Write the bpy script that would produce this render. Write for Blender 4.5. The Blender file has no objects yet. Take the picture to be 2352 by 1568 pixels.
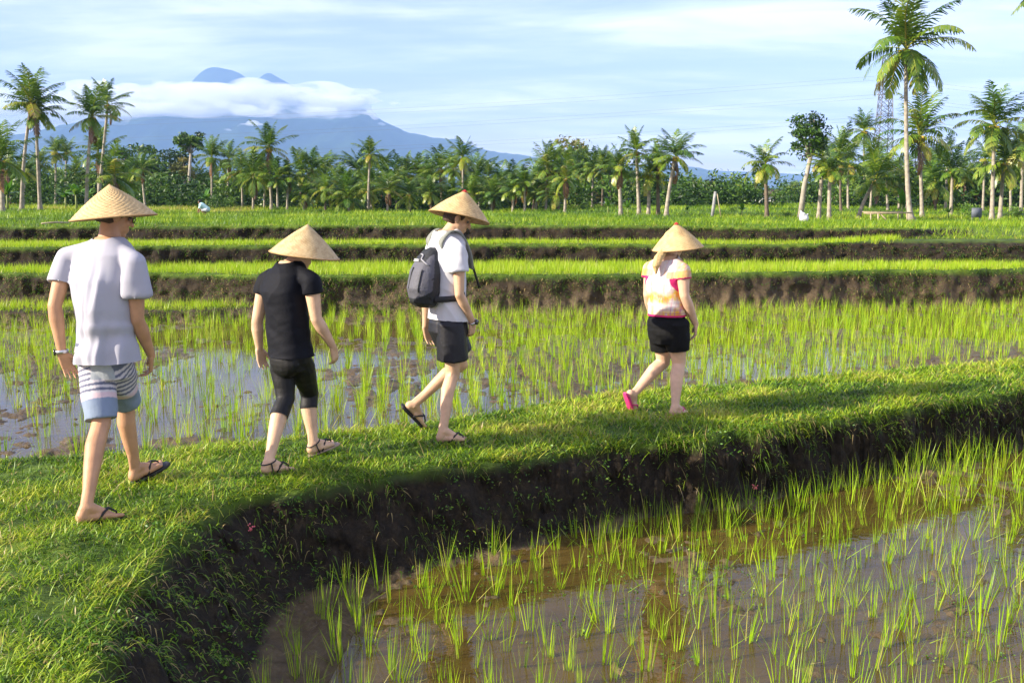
import bpy, bmesh, math, random
import numpy as np
from mathutils import Vector, Matrix

rng = np.random.default_rng(11)
random.seed(5)
scn = bpy.context.scene
col = scn.collection
R_ = math.radians

# ------------------------------------------------------------------ camera model
F, CX, CY = 2287.0, 1176.0, 784.0            # focal length and centre in units of a 2352 px wide frame
HC = 1.78                                     # eye height above the bund
PITCH = math.atan((784 - 468) / F)
SRC = 3148 / 2352


def ray(px, py):
    a, b = (px - CX) / F, -(py - CY) / F
    cp, sp = math.cos(PITCH), math.sin(PITCH)
    return np.array([a, cp + b * sp, -sp + b * cp])


def at(px, py, z=0.0):
    d = ray(px, py)
    t = (z - HC) / d[2]
    return np.array([d[0] * t, d[1] * t, z])


def aty(px, py, Y):
    d = ray(px, py)
    t = Y / d[1]
    return np.array([d[0] * t, Y, HC + d[2] * t])


def project(P):
    P = np.asarray(P, float)
    cp, sp = math.cos(PITCH), math.sin(PITCH)
    x, y, z = P[..., 0], P[..., 1], P[..., 2] - HC
    dep = y * cp - z * sp
    up = y * sp + z * cp
    return CX + F * x / dep, CY - F * up / dep, dep


# ------------------------------------------------------------------ noise
def _h(ix, iy, iz, seed):
    n = (ix.astype(np.int64) * 374761393 + iy.astype(np.int64) * 668265263 + iz.astype(np.int64) * 2147483647 + seed * 974634777) & 0xFFFFFFFF
    n = ((n ^ (n >> 13)) * 1274126177) & 0xFFFFFFFF
    n = ((n ^ (n >> 16)) * 2246822519) & 0xFFFFFFFF
    return ((n ^ (n >> 15)) & 0xFFFFFF) / float(0xFFFFFF)


def vn2(x, y, seed=0):
    x, y = np.broadcast_arrays(np.asarray(x, float), np.asarray(y, float))
    ix, iy = np.floor(x), np.floor(y)
    fx, fy = x - ix, y - iy
    fx, fy = fx * fx * (3 - 2 * fx), fy * fy * (3 - 2 * fy)
    z = np.zeros_like(ix)
    a, b = _h(ix, iy, z, seed), _h(ix + 1, iy, z, seed)
    c, d = _h(ix, iy + 1, z, seed), _h(ix + 1, iy + 1, z, seed)
    return (a * (1 - fx) + b * fx) * (1 - fy) + (c * (1 - fx) + d * fx) * fy


def fbm2(x, y, seed=0, o=4, g=0.5):
    s, a, t = 0.0, 1.0, 0.0
    x, y = np.asarray(x, float), np.asarray(y, float)
    for i in range(o):
        s = s + a * vn2(x * 2.03 ** i + 17.3 * i, y * 2.03 ** i - 9.1 * i, seed + i)
        t += a
        a *= g
    return s / t


def vn3(x, y, z, seed=0):
    ix, iy, iz = np.floor(x), np.floor(y), np.floor(z)
    f = [x - ix, y - iy, z - iz]
    fx, fy, fz = [q * q * (3 - 2 * q) for q in f]
    r = 0
    for dx in (0, 1):
        for dy in (0, 1):
            for dz in (0, 1):
                w = (fx if dx else 1 - fx) * (fy if dy else 1 - fy) * (fz if dz else 1 - fz)
                r = r + w * _h(ix + dx, iy + dy, iz + dz, seed)
    return r


def ss(t):
    t = np.clip(t, 0, 1)
    return t * t * (3 - 2 * t)


# ------------------------------------------------------------------ mesh + object helpers
def mk(name, V, quads=None, tris=None, tint=None, rgb=None, smooth=False, uv=None):
    me = bpy.data.meshes.new(name)
    V = np.asarray(V, np.float32).reshape(-1, 3)
    parts = []
    if quads is not None and len(quads):
        parts.append(np.asarray(quads, np.int32).reshape(-1, 4))
    if tris is not None and len(tris):
        parts.append(np.asarray(tris, np.int32).reshape(-1, 3))
    loops = np.concatenate([p.ravel() for p in parts])
    tot = np.concatenate([np.full(len(p), p.shape[1], np.int32) for p in parts])
    st = np.concatenate([[0], np.cumsum(tot)[:-1]]).astype(np.int32)
    me.vertices.add(len(V))
    me.vertices.foreach_set('co', V.ravel())
    me.loops.add(len(loops))
    me.loops.foreach_set('vertex_index', loops)
    me.polygons.add(len(tot))
    me.polygons.foreach_set('loop_start', st)
    if smooth:
        me.polygons.foreach_set('use_smooth', np.ones(len(tot), bool))
    if tint is not None:
        a = me.attributes.new('tint', 'FLOAT', 'POINT')
        a.data.foreach_set('value', np.asarray(tint, np.float32).ravel())
    if rgb is not None:
        a = me.attributes.new('rgb', 'FLOAT_COLOR', 'POINT')
        c = np.ones((len(V), 4), np.float32)
        c[:, :3] = rgb
        a.data.foreach_set('color', c.ravel())
    if uv is not None:
        l = me.uv_layers.new(name='UVMap')
        l.data.foreach_set('uv', np.asarray(uv, np.float32)[loops].ravel())
    me.update(calc_edges=True)
    return me


def verts_of(me):
    a = np.empty(len(me.vertices) * 3, np.float32)
    me.vertices.foreach_get('co', a)
    return a.reshape(-1, 3)


def set_verts(me, V):
    me.vertices.foreach_set('co', np.asarray(V, np.float32).ravel())
    me.update()


def set_rgb(me, c):
    a = me.attributes.get('rgb') or me.attributes.new('rgb', 'FLOAT_COLOR', 'POINT')
    q = np.ones((len(me.vertices), 4), np.float32)
    q[:, :3] = c
    a.data.foreach_set('color', q.ravel())


def shade_smooth(me):
    me.polygons.foreach_set('use_smooth', np.ones(len(me.polygons), bool))
    me.update()


def origin_of(o):
    v = Vector((0, 0, 0))
    while o is not None:
        v += o.location
        o = o.parent
    return v


def link(name, me, mat=None, parent=None, world=True):
    """one mesh object; with world=True the mesh is in world coordinates and is shifted to its parent's origin"""
    if mat is not None:
        me.materials.clear()
        me.materials.append(mat)
    o = bpy.data.objects.new(name, me)
    col.objects.link(o)
    if parent is not None:
        o.parent = parent
        if world:
            me.transform(Matrix.Translation(-origin_of(parent)))
    return o


def tag(o, label=None, cat=None, group=None, kind=None):
    if label: o['label'] = label
    if cat: o['category'] = cat
    if group: o['group'] = group
    if kind: o['kind'] = kind
    return o


def empty(name, loc, label=None, cat=None, group=None):
    o = bpy.data.objects.new(name, None)
    o.empty_display_size = 0.1
    col.objects.link(o)
    o.location = Vector([float(q) for q in loc])
    return tag(o, label, cat, group)


class MB:
    """collects closed pieces; vertices in world coordinates"""
    def __init__(s):
        s.v, s.q, s.t, s.n = [], [], [], 0

    def add(s, V, q=(), t=()):
        V = np.asarray(V, float).reshape(-1, 3)
        s.v.append(V)
        if len(q): s.q.append(np.asarray(q, int).reshape(-1, 4) + s.n)
        if len(t): s.t.append(np.asarray(t, int).reshape(-1, 3) + s.n)
        s.n += len(V)

    def rings(s, rings, cap=True):
        rings = [np.asarray(r, float) for r in rings]
        n = len(rings[0])
        V = np.concatenate(rings)
        k = np.arange(n)
        q, t = [], []
        for i in range(len(rings) - 1):
            a, b = i * n, (i + 1) * n
            q.append(np.stack([a + k, a + (k + 1) % n, b + (k + 1) % n, b + k], 1))
        if cap:
            c0, c1 = len(V), len(V) + 1
            V = np.concatenate([V, [rings[0].mean(0)], [rings[-1].mean(0)]])
            t.append(np.stack([np.full(n, c0), (k + 1) % n, k], 1))
            e = (len(rings) - 1) * n
            t.append(np.stack([np.full(n, c1), e + k, e + (k + 1) % n], 1))
        s.add(V, np.concatenate(q), np.concatenate(t) if t else ())

    def tube(s, pts, rad, n=8, cap=True):
        pts = np.asarray(pts, float)
        rad = np.broadcast_to(np.asarray(rad, float), (len(pts),))
        tan = np.gradient(pts, axis=0)
        tan /= np.linalg.norm(tan, axis=1)[:, None] + 1e-12
        ref = np.array([0, 0, 1.0]) if abs(tan[0][2]) < 0.9 else np.array([1.0, 0, 0])
        u = np.cross(ref, tan[0]); u /= np.linalg.norm(u)
        out = []
        a = np.linspace(0, 2 * np.pi, n, endpoint=False)
        for p, r, t in zip(pts, rad, tan):
            u = u - t * (u @ t)
            u /= np.linalg.norm(u) + 1e-12
            w = np.cross(t, u)
            out.append(p + r * (np.cos(a)[:, None] * u + np.sin(a)[:, None] * w))
        s.rings(out, cap)

    def cone(s, p0, r0, p1, r1, n=16, flat=None, ff=1.0):
        """tapered capsule, optionally flattened by ff along the unit vector flat"""
        p0, p1 = np.asarray(p0, float), np.asarray(p1, float)
        ax = p1 - p0
        L = np.linalg.norm(ax)
        ax = ax / (L + 1e-9)
        ref = np.array([0, 0, 1.0]) if abs(ax[2]) < 0.9 else np.array([1.0, 0, 0])
        u = np.cross(ref, ax); u /= np.linalg.norm(u)
        w = np.cross(ax, u)
        a = np.linspace(0, 2 * np.pi, n, endpoint=False)
        circ = np.cos(a)[:, None] * u + np.sin(a)[:, None] * w
        rs = []
        for e in (-80, -50, -25, 0):
            rs.append(p0 + ax * r0 * math.sin(R_(e)) + circ * r0 * math.cos(R_(e)))
        for e in (0, 25, 50, 80):
            rs.append(p1 + ax * r1 * math.sin(R_(e)) + circ * r1 * math.cos(R_(e)))
        if flat is not None:
            fv = np.asarray(flat, float); fv = fv / np.linalg.norm(fv)
            o = []
            for r in rs:
                rel = r - p0
                axial = rel @ ax
                c = p0 + axial[:, None] * ax
                d = r - c
                o.append(c + d + fv * ((ff - 1) * (d @ fv))[:, None])
            rs = o
        s.rings(rs)

    def chain(s, pr, **k):
        for (a, ra), (b, rb) in zip(pr[:-1], pr[1:]):
            s.cone(a, ra, b, rb, **k)

    def ell(s, c, ax, n=16, m=10):
        """ellipsoid; ax = three vectors"""
        A = np.asarray(ax, float)
        c = np.asarray(c, float)
        a = np.linspace(0, 2 * np.pi, n, endpoint=False)
        rs = []
        for e in np.linspace(-85, 85, m):
            e = R_(e)
            rs.append(c + math.cos(e) * (np.cos(a)[:, None] * A[0] + np.sin(a)[:, None] * A[1]) + math.sin(e) * A[2])
        s.rings(rs)

    def loft(s, secs, n=28, p=2.4):
        """secs: (centre, half vector a, half vector b)"""
        t = np.linspace(0, 2 * np.pi, n, endpoint=False)
        c, d = np.cos(t), np.sin(t)
        cc = np.sign(c) * np.abs(c) ** (2 / p)
        dd = np.sign(d) * np.abs(d) ** (2 / p)
        s.rings([np.asarray(q[0]) + cc[:, None] * np.asarray(q[1]) + dd[:, None] * np.asarray(q[2]) for q in secs])

    def box(s, c, hx, hy, hz, rz=0.0):
        c = np.asarray(c, float)
        X = np.array([math.cos(rz), math.sin(rz), 0]) * hx
        Y = np.array([-math.sin(rz), math.cos(rz), 0]) * hy
        Z = np.array([0, 0, hz])
        V = [c + i * X + j * Y + k * Z for k in (-1, 1) for j in (-1, 1) for i in (-1, 1)]
        s.add(V, [[0, 2, 3, 1], [4, 5, 7, 6], [0, 1, 5, 4], [2, 6, 7, 3], [0, 4, 6, 2], [1, 3, 7, 5]])

    def bar(s, a, b, w, h=None):
        """square bar from a to b"""
        a, b = np.asarray(a, float), np.asarray(b, float)
        h = h or w
        t = b - a; t = t / np.linalg.norm(t)
        ref = np.array([0, 0, 1.0]) if abs(t[2]) < 0.95 else np.array([1.0, 0, 0])
        u = np.cross(ref, t); u /= np.linalg.norm(u)
        v = np.cross(t, u)
        s.rings([[p + u * w / 2 * i + v * h / 2 * j for i, j in ((-1, -1), (1, -1), (1, 1), (-1, 1))] for p in (a, b)])

    def mesh(s, name, smooth=True, **k):
        return mk(name, np.concatenate(s.v), np.concatenate(s.q) if s.q else None, np.concatenate(s.t) if s.t else None, smooth=smooth, **k)


def fuse(mb, name, voxel=0.006, it=8, fac=0.5):
    """union of all closed pieces as ONE continuous smooth surface"""
    me = mb.mesh('tmp')
    o = bpy.data.objects.new('tmp', me)
    col.objects.link(o)
    m = o.modifiers.new('r', 'REMESH'); m.mode = 'VOXEL'; m.voxel_size = voxel; m.use_smooth_shade = True
    if it:
        m = o.modifiers.new('s', 'SMOOTH'); m.factor = fac; m.iterations = it
    dg = bpy.context.evaluated_depsgraph_get()
    out = bpy.data.meshes.new_from_object(o.evaluated_get(dg))
    out.name = name
    bpy.data.objects.remove(o)
    bpy.data.meshes.remove(me)
    shade_smooth(out)
    return out


def cut(me, co, no, c=None, rad=None):
    """drop what lies beyond the plane (on the side of no), near c only"""
    bm = bmesh.new(); bm.from_mesh(me)
    if c is None:
        geom = bm.verts[:] + bm.edges[:] + bm.faces[:]
    else:
        c = Vector([float(q) for q in c])
        fs = [f for f in bm.faces if (f.calc_center_median() - c).length < rad]
        es = {e for f in fs for e in f.edges}
        vs = {v for f in fs for v in f.verts}
        geom = list(vs) + list(es) + fs
    bmesh.ops.bisect_plane(bm, geom=geom, plane_co=Vector([float(q) for q in co]), plane_no=Vector([float(q) for q in no]), clear_outer=True)
    bm.to_mesh(me); bm.free()
    shade_smooth(me)
    return me


def normals_of(me):
    a = np.empty(len(me.vertices) * 3, np.float32)
    me.vertices.foreach_get('normal', a)
    return a.reshape(-1, 3)


# ------------------------------------------------------------------ materials
def new_mat(name):
    m = bpy.data.materials.new(name)
    m.use_nodes = True
    nt = m.node_tree
    for n in list(nt.nodes):
        nt.nodes.remove(n)
    return m, nt


def N(nt, typ, **k):
    n = nt.nodes.new(typ)
    for a, b in k.items():
        if a in n.inputs.keys() if isinstance(a, str) else False:
            n.inputs[a].default_value = b
        else:
            setattr(n, a, b)
    return n


def ramp(nt, stops, interp='LINEAR'):
    n = nt.nodes.new('ShaderNodeValToRGB')
    n.color_ramp.interpolation = interp
    e = n.color_ramp.elements
    while len(e) < len(stops):
        e.new(0.5)
    for el, (p, c) in zip(e, stops):
        el.position = p
        el.color = (*c, 1) if len(c) == 3 else c
    return n


def pbr(name, color, rough=0.6, spec=0.4, noise=None, bump=None, coords='Object', sss=0.0, sheen=0.0, attr=False, metallic=0.0):
    """noise=(scale, amount): colour mottling; bump=(scale, strength)"""
    m, nt = new_mat(name)
    out = N(nt, 'ShaderNodeOutputMaterial')
    b = N(nt, 'ShaderNodeBsdfPrincipled')
    nt.links.new(b.outputs[0], out.inputs[0])
    b.inputs['Base Color'].default_value = (*color, 1)
    b.inputs['Roughness'].default_value = rough
    b.inputs['Specular IOR Level'].default_value = spec
    b.inputs['Metallic'].default_value = metallic
    if sheen: b.inputs['Sheen Weight'].default_value = sheen
    if sss:
        b.inputs['Subsurface Weight'].default_value = sss
        b.inputs['Subsurface Radius'].default_value = (0.012, 0.005, 0.003)
    tc = N(nt, 'ShaderNodeTexCoord')
    src = None
    if attr:
        at_ = N(nt, 'ShaderNodeAttribute'); at_.attribute_name = 'rgb'
        src = at_.outputs['Color']
    if noise:
        t = N(nt, 'ShaderNodeTexNoise'); t.inputs['Scale'].default_value = noise[0]; t.inputs['Detail'].default_value = 5
        nt.links.new(tc.outputs[coords], t.inputs['Vector'])
        mr = N(nt, 'ShaderNodeMapRange')
        mr.inputs['From Min'].default_value = 0.25; mr.inputs['From Max'].default_value = 0.75
        mr.inputs['To Min'].default_value = 1 - noise[1]; mr.inputs['To Max'].default_value = 1 + noise[1]
        nt.links.new(t.outputs['Fac'], mr.inputs['Value'])
        mx = N(nt, 'ShaderNodeVectorMath', operation='SCALE')
        if src is None:
            mx.inputs[0].default_value = color
        else:
            nt.links.new(src, mx.inputs[0])
        nt.links.new(mr.outputs[0], mx.inputs['Scale'])
        src = mx.outputs[0]
    if src is not None:
        nt.links.new(src, b.inputs['Base Color'])
    if bump:
        t = N(nt, 'ShaderNodeTexNoise'); t.inputs['Scale'].default_value = bump[0]; t.inputs['Detail'].default_value = 6
        nt.links.new(tc.outputs[coords], t.inputs['Vector'])
        bp = N(nt, 'ShaderNodeBump'); bp.inputs['Strength'].default_value = bump[1]; bp.inputs['Distance'].default_value = 0.02
        nt.links.new(t.outputs['Fac'], bp.inputs['Height'])
        nt.links.new(bp.outputs[0], b.inputs['Normal'])
    return m


def leafmat(name, stops, rough=0.45, trans=0.35, spec=0.35):
    """leaf colour picked along stops by the per-leaf attribute; lets light through"""
    m, nt = new_mat(name)
    out = N(nt, 'ShaderNodeOutputMaterial')
    a = N(nt, 'ShaderNodeAttribute'); a.attribute_name = 'tint'
    r = ramp(nt, stops)
    nt.links.new(a.outputs['Fac'], r.inputs[0])
    b = N(nt, 'ShaderNodeBsdfPrincipled')
    b.inputs['Roughness'].default_value = rough
    b.inputs['Specular IOR Level'].default_value = spec
    t = N(nt, 'ShaderNodeBsdfTranslucent')
    mx = N(nt, 'ShaderNodeMixShader'); mx.inputs[0].default_value = trans
    nt.links.new(r.outputs[0], b.inputs['Base Color'])
    nt.links.new(r.outputs[0], t.inputs['Color'])
    nt.links.new(b.outputs[0], mx.inputs[1]); nt.links.new(t.outputs[0], mx.inputs[2])
    nt.links.new(mx.outputs[0], out.inputs[0])
    return m


# ------------------------------------------------------------------ leaf blades in bulk
def blades(base, az, h, w, lean, curl, droop=0.0, segs=3, tw=None):
    """thin tapering leaves: base (N,3); each bends towards its azimuth. Returns verts, quads, tris, leaf index per vertex"""
    Nn = len(base)
    az, h, w, lean, curl, droop = [np.broadcast_to(np.asarray(q, float), (Nn,)) for q in (az, h, w, lean, curl, droop)]
    d = np.stack([np.cos(az), np.sin(az), np.zeros(Nn)], 1)
    tw = az + np.pi / 2 + (rng.normal(0, 0.6, Nn) if tw is None else tw)
    s = np.stack([np.cos(tw), np.sin(tw), np.zeros(Nn)], 1)
    cols = []
    for k in range(segs + 1):
        t = k / segs
        p = base + d * (h * (lean * t + curl * t * t))[:, None]
        p[:, 2] += h * (t * np.sqrt(np.clip(1 - lean ** 2, 0.05, 1)) - droop * t * t)
        ww = (w * 0.5 * (1 - t ** 1.8) * (0.75 + 0.9 * t * (1 - t)))[:, None]
        if k < segs:
            cols += [p - s * ww, p + s * ww]
        else:
            cols += [p]
    nv = 2 * segs + 1
    V = np.stack(cols, 1).reshape(-1, 3)
    o = (np.arange(Nn) * nv)[:, None]
    q = [o + np.array([[2 * k, 2 * k + 1, 2 * k + 3, 2 * k + 2]]) for k in range(segs - 1)]
    tr = o + np.array([[2 * segs - 2, 2 * segs - 1, 2 * segs]])
    return V, (np.concatenate(q) if q else None), tr, np.repeat(np.arange(Nn), nv)


def leaves(c, size, asp=0.6, nz=0.0):
    """small leaf quads at c with random orientation"""
    n = len(c)
    size = np.broadcast_to(np.asarray(size, float), (n,))
    u = rng.normal(size=(n, 3)); u /= np.linalg.norm(u, axis=1)[:, None]
    v = rng.normal(size=(n, 3)); v[:, 2] += nz
    v -= u * (u * v).sum(1)[:, None]; v /= np.linalg.norm(v, axis=1)[:, None] + 1e-9
    u, v = u * size[:, None], v * (size * asp)[:, None]
    V = np.stack([c - u, c - u * 0.1 + v * 0.55, c + u, c - u * 0.1 - v * 0.55], 1).reshape(-1, 3)
    q = (np.arange(n) * 4)[:, None] + np.arange(4)[None]
    return V, q, np.repeat(np.arange(n), 4)
# ================================================================== TERRAIN
def poly(pts, z=0.0):
    return np.array([at(a, b, z)[:2] for a, b in pts])


LIP = poly([(-120, 2600), (90, 1850), (195, 1568), (275, 1385), (375, 1250), (440, 1186), (560, 1128), (700, 1104), (900, 1080), (1150, 1046), (1400, 1016), (1700, 988), (2000, 944), (2352, 892), (2900, 800), (3600, 720)])
BACK = poly([(-1400, 1150), (-600, 1105), (0, 1064), (300, 1044), (560, 1022), (900, 985), (1150, 950), (1400, 910), (1650, 890), (1850, 872), (2100, 850), (2352, 830), (2900, 775), (3600, 705)])


def by_depth(pts):
    """(px, depth) -> (x, y) curve for np.interp"""
    a = np.array([((px - CX) / F * d, d) for px, d in pts])
    return a[:, 0], a[:, 1]


T0 = by_depth([(-900, 15.1), (0, 15.2), (330, 15.6), (480, 15.9), (580, 16.1), (690, 16.4), (800, 16.8), (2352, 21)])      # low step, left only
T1 = by_depth([(-900, 17.4), (0, 17.3), (350, 17.1), (600, 16.8), (720, 16.6), (1100, 16.7), (1500, 17.1), (1800, 17.5), (2352, 18.2), (3300, 19.5)])
T2 = by_depth([(-900, 18.9), (0, 19.0), (350, 19.8), (800, 20.5), (1400, 20.8), (1900, 20.6), (2352, 20.4), (3300, 20)])
T3 = by_depth([(-900, 22.1), (0, 22.2), (500, 22.6), (1100, 22.9), (1500, 22.6), (1800, 22.3), (2352, 22.1), (3300, 22)])
FAR_T = (np.array([-600, 0, 600, 1000, 1250, 1450, 1800, 2352, 3000]) - CX) / F
FAR_D = np.array([22, 33, 45, 60, 80, 110, 200, 600, 12000.0])
FAR_Z = np.array([
    [1.24, 1.22, 1.24, 1.40, 1.62, 1.76, 1.95, 2.2, 2.2],
    [1.24, 1.21, 1.20, 1.36, 1.60, 1.73, 1.90, 2.2, 2.2],
    [1.26, 1.16, 1.06, 1.03, 1.36, 1.60, 1.80, 2.2, 2.2],
    [1.27, 1.16, 1.07, 1.08, 1.12, 1.30, 1.60, 2.2, 2.2],
    [1.27, 1.16, 1.07, 1.10, 1.22, 1.60, 1.90, 2.2, 2.2],
    [1.27, 1.15, 1.08, 1.15, 1.50, 1.84, 2.00, 2.2, 2.2],
    [1.22, 1.08, 0.94, 1.00, 1.45, 1.80, 2.00, 2.2, 2.2],
    [1.21, 1.05, 0.88, 0.85, 1.30, 1.70, 2.00, 2.2, 2.2],
    [1.21, 1.05, 0.88, 0.85, 1.30, 1.70, 2.00, 2.2, 2.2]])
Z_LOW, Z_MID, Z2 = -0.58, -0.10, 0.53


def zfar(x, y):
    t = x / np.maximum(y, 1.0)
    cols = np.stack([np.interp(t, FAR_T, FAR_Z[:, k]) for k in range(len(FAR_D))], 0)
    k = np.clip(np.searchsorted(FAR_D, y) - 1, 0, len(FAR_D) - 2)
    f = np.clip((y - FAR_D[k]) / (FAR_D[k + 1] - FAR_D[k]), 0, 1)
    idx = np.arange(len(x))
    z = cols[k, idx] * (1 - f) + cols[k + 1, idx] * f
    # small bunds of the far rice terraces
    st = np.clip((y - 26) / 10, 0, 1) * np.clip((160 - y) / 40, 0, 1)
    ph = z * 9 + 0.6 * fbm2(x * 0.07, y * 0.07, 31)
    return z + st * 0.035 * (np.abs((ph % 1) - 0.5) * 2 - 0.5) + 0.03 * st * (fbm2(x * 1.3, y * 0.6, 33) - 0.5)


def sdist(x, y, P):
    """signed distance to an open polyline, positive on its right-hand side"""
    best = np.full(len(x), 1e9)
    sg = np.ones(len(x))
    for a, b in zip(P[:-1], P[1:]):
        d = b - a
        L2 = d @ d
        t = np.clip(((x - a[0]) * d[0] + (y - a[1]) * d[1]) / L2, 0, 1)
        ex, ey = x - a[0] - t * d[0], y - a[1] - t * d[1]
        r = ex * ex + ey * ey
        cr = d[0] * ey - d[1] * ex
        m = r < best - 1e-12
        best = np.where(m, r, best)
        sg = np.where(m, np.where(cr < 0, 1.0, -1.0), sg)
    return np.sqrt(best) * sg


def terrain(x, y):
    """height, plus masks: grass, wet mud, bank face; and the zone values used for planting"""
    x = np.asarray(x, float).ravel(); y = np.asarray(y, float).ravel()
    near = y < 13
    s = np.full(len(x), -9.0)
    s[near] = sdist(x[near], y[near], LIP)
    wob = np.zeros(len(x))
    wob[near] = 0.16 * (fbm2(x[near] * 2.1, y[near] * 2.1, 3) - 0.5) + 0.08 * (fbm2(x[near] * 8, y[near] * 8, 4) - 0.5)
    s = s + wob + 0.075
    yb = np.interp(x, BACK[:, 0], BACK[:, 1])
    tb = y - yb + 0.16 * (fbm2(x * 3, y * 3, 5) - 0.5) + 0.07 * (fbm2(x * 9, y * 9, 45) - 0.5)
    w = np.interp(x, [-1.7, -1.0, 0.0, 1.0, 4.0], [0.66, 0.62, 0.42, 0.22, 0.14])
    fr = ss(s / w) ** 0.85
    fb = ss(tb / 0.35)
    pathz = 0.035 * (fbm2(x * 2.5, y * 2.5, 6) - 0.5) + 0.03 * (fbm2(x * 11, y * 11, 7) - 0.5) - 0.03 * np.clip((s + 0.25) / 0.25, 0, 1)
    # paddy beds: mud that rises here and there above the water
    n1 = fbm2(x * 1.6, y * 1.1, 8, 3); n2 = fbm2(x * 7, y * 5, 9, 4); n3 = fbm2(x * 22, y * 22, 10, 2)
    bed = 0.085 * (n1 - 0.5) + 0.075 * (n2 - 0.5) + 0.022 * (n3 - 0.5)
    clod = np.clip(fbm2(x * 13, y * 13, 77, 3) - 0.68, 0, 1) * 0.13
    low = Z_LOW - 0.030 + 0.95 * bed + 0.05 * (fbm2(x * 13, y * 11, 79, 3) - 0.5) + clod * (y < 13)
    dry = fbm2(x * 0.33 + 4, y * 0.4, 12, 2)
    rim = 0.05 * np.exp(-np.clip(s - w, 0, 9) / 0.25)
    low = low + rim * 0.6
    mid = Z_MID - 0.022 + 0.02 + 0.11 * (dry - 0.50) + bed * 1.05 + clod
    # terraces
    w1 = 0.40 + 0.2 * (fbm2(x * 0.9, 0 * x, 13) - 0.5)
    wz = lambda k: 0.45 * (fbm2(x * 0.7, 0 * x + k, 14 + k) - 0.5) + 0.07 * (fbm2(x * 3.7, y * 3.0, 24 + k) - 0.5) + 0.02 * (fbm2(x * 11, y * 9, 54 + k) - 0.5)
    u0 = y - np.interp(x, *T0) + wz(0); u1 = y - np.interp(x, *T1) + wz(1)
    u2 = y - np.interp(x, *T2) + wz(2); u3 = y - np.interp(x, *T3) + wz(3)
    tx = x / np.maximum(y, 1) * F + CX
    m0 = ss((800 - tx) / 150)
    s0 = ss(u0 / 0.26); s1 = ss(u1 / w1); s2 = ss(u2 / (0.3 + 0.5 * ss((tx - 1850) / 150)))
    s3 = ss(u3 / (0.32 + 7.0 * ss((tx - 2080) / 180)))
    z3 = 0.897 + 0.11 * ss((tx - 1850) / 180)
    lump = 0.02 * (fbm2(x * 3, y * 3, 15) - 0.5)
    zz = mid
    zz = zz + (0.045 + 0.05 - mid * 0.5 - 0.0) * s0 * m0 + 0.02 * s0 * m0
    zz = zz * (1 - s1) + (Z2 + lump) * s1
    zz = zz * (1 - s2) + (z3 + lump) * s2
    zz = zz * (1 - s3) + zfar(x, np.maximum(y, 22.0)) * s3
    # raised grassy lips of the terraces
    lipg = 0
    for u, k in ((u1, 1.0), (u2, 1.0), (u3, 0.6), (u0, 0.6 * m0)):
        lipg = lipg + k * np.exp(-((u - 0.42) / 0.22) ** 2)
    zz = zz + 0.045 * lipg * (0.5 + fbm2(x * 5, y * 5, 16)) * (y > 13)
    back = pathz * (1 - fb) + zz * fb
    z = np.where(fr > 0, back * (1 - fr) + low * fr, back)
    # bank roughness
    band = lambda q: 4 * q * (1 - q)
    face = np.maximum.reduce([band(fr), band(s1), band(s2), band(s3) * (tx < 2230), band(s0) * m0 * (s1 < 0.5)])
    face = np.clip(face * 1.6, 0, 1)
    z = z + 0.05 * face * (fbm2(x * 14, y * 14 + z * 9, 17, 3) - 0.5)
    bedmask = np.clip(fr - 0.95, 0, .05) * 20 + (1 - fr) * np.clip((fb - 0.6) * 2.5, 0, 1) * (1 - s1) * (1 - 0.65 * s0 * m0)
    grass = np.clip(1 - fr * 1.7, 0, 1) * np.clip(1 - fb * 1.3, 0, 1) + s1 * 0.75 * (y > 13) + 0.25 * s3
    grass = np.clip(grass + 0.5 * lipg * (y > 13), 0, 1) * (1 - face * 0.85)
    return dict(z=z, grass=grass, mud=np.clip(bedmask, 0, 1), face=face, s=s, tb=tb, w=w, fr=fr, fb=fb, u0=u0, u1=u1, u2=u2, u3=u3, m0=m0, tx=tx, s1=s1, s2=s2, s3=s3, mid=mid)


def gz(x, y):
    return terrain(np.array([x]), np.array([y]))['z'][0]


ty = np.concatenate([np.arange(-3, 2.8, 0.15), np.arange(2.8, 12, 0.026), np.arange(12, 14.9, 0.055), np.arange(14.9, 24.6, 0.027), np.arange(24.6, 70, 0.35), np.geomspace(70, 9000, 70)])
tt = np.concatenate([np.linspace(-0.85, -0.56, 40)[:-1], np.linspace(-0.56, 0.56, 880), np.linspace(0.56, 0.85, 40)[1:]])
GX = tt[None, :] * (ty[:, None] + 4.0)
GY = np.repeat(ty[:, None], len(tt), 1)
TR = terrain(GX, GY)
nr, nc = GX.shape
ii = (np.arange(nr - 1)[:, None] * nc + np.arange(nc - 1)[None]).ravel()
Q = np.stack([ii, ii + 1, ii + nc + 1, ii + nc], 1)
def slump(x, y, z, face):
    """rough, clotted surface of the cut banks"""
    x, y, z = np.array(x, float), np.array(y, float), np.array(z, float)
    k = face > 0.05
    f, X_, Y_, Z_ = face[k], x[k], y[k], z[k]
    r3 = 0.8 * vn3(X_ * 4, Y_ * 4, Z_ * 5, 81) + 0.6 * vn3(X_ * 9, Y_ * 9, Z_ * 10, 82) - 0.7
    r4 = vn3(X_ * 38, Y_ * 38, Z_ * 44, 84) - 0.5
    y[k] -= f * (0.20 * r3 + 0.045 * r4 * (Y_ < 13))
    x[k] += 0.03 * f * (vn3(X_ * 16, Y_ * 16, Z_ * 22, 85) - 0.5)
    z[k] += 0.05 * f * (vn3(X_ * 9, Y_ * 9, Z_ * 9, 83) - 0.5)
    return x, y, z


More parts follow.
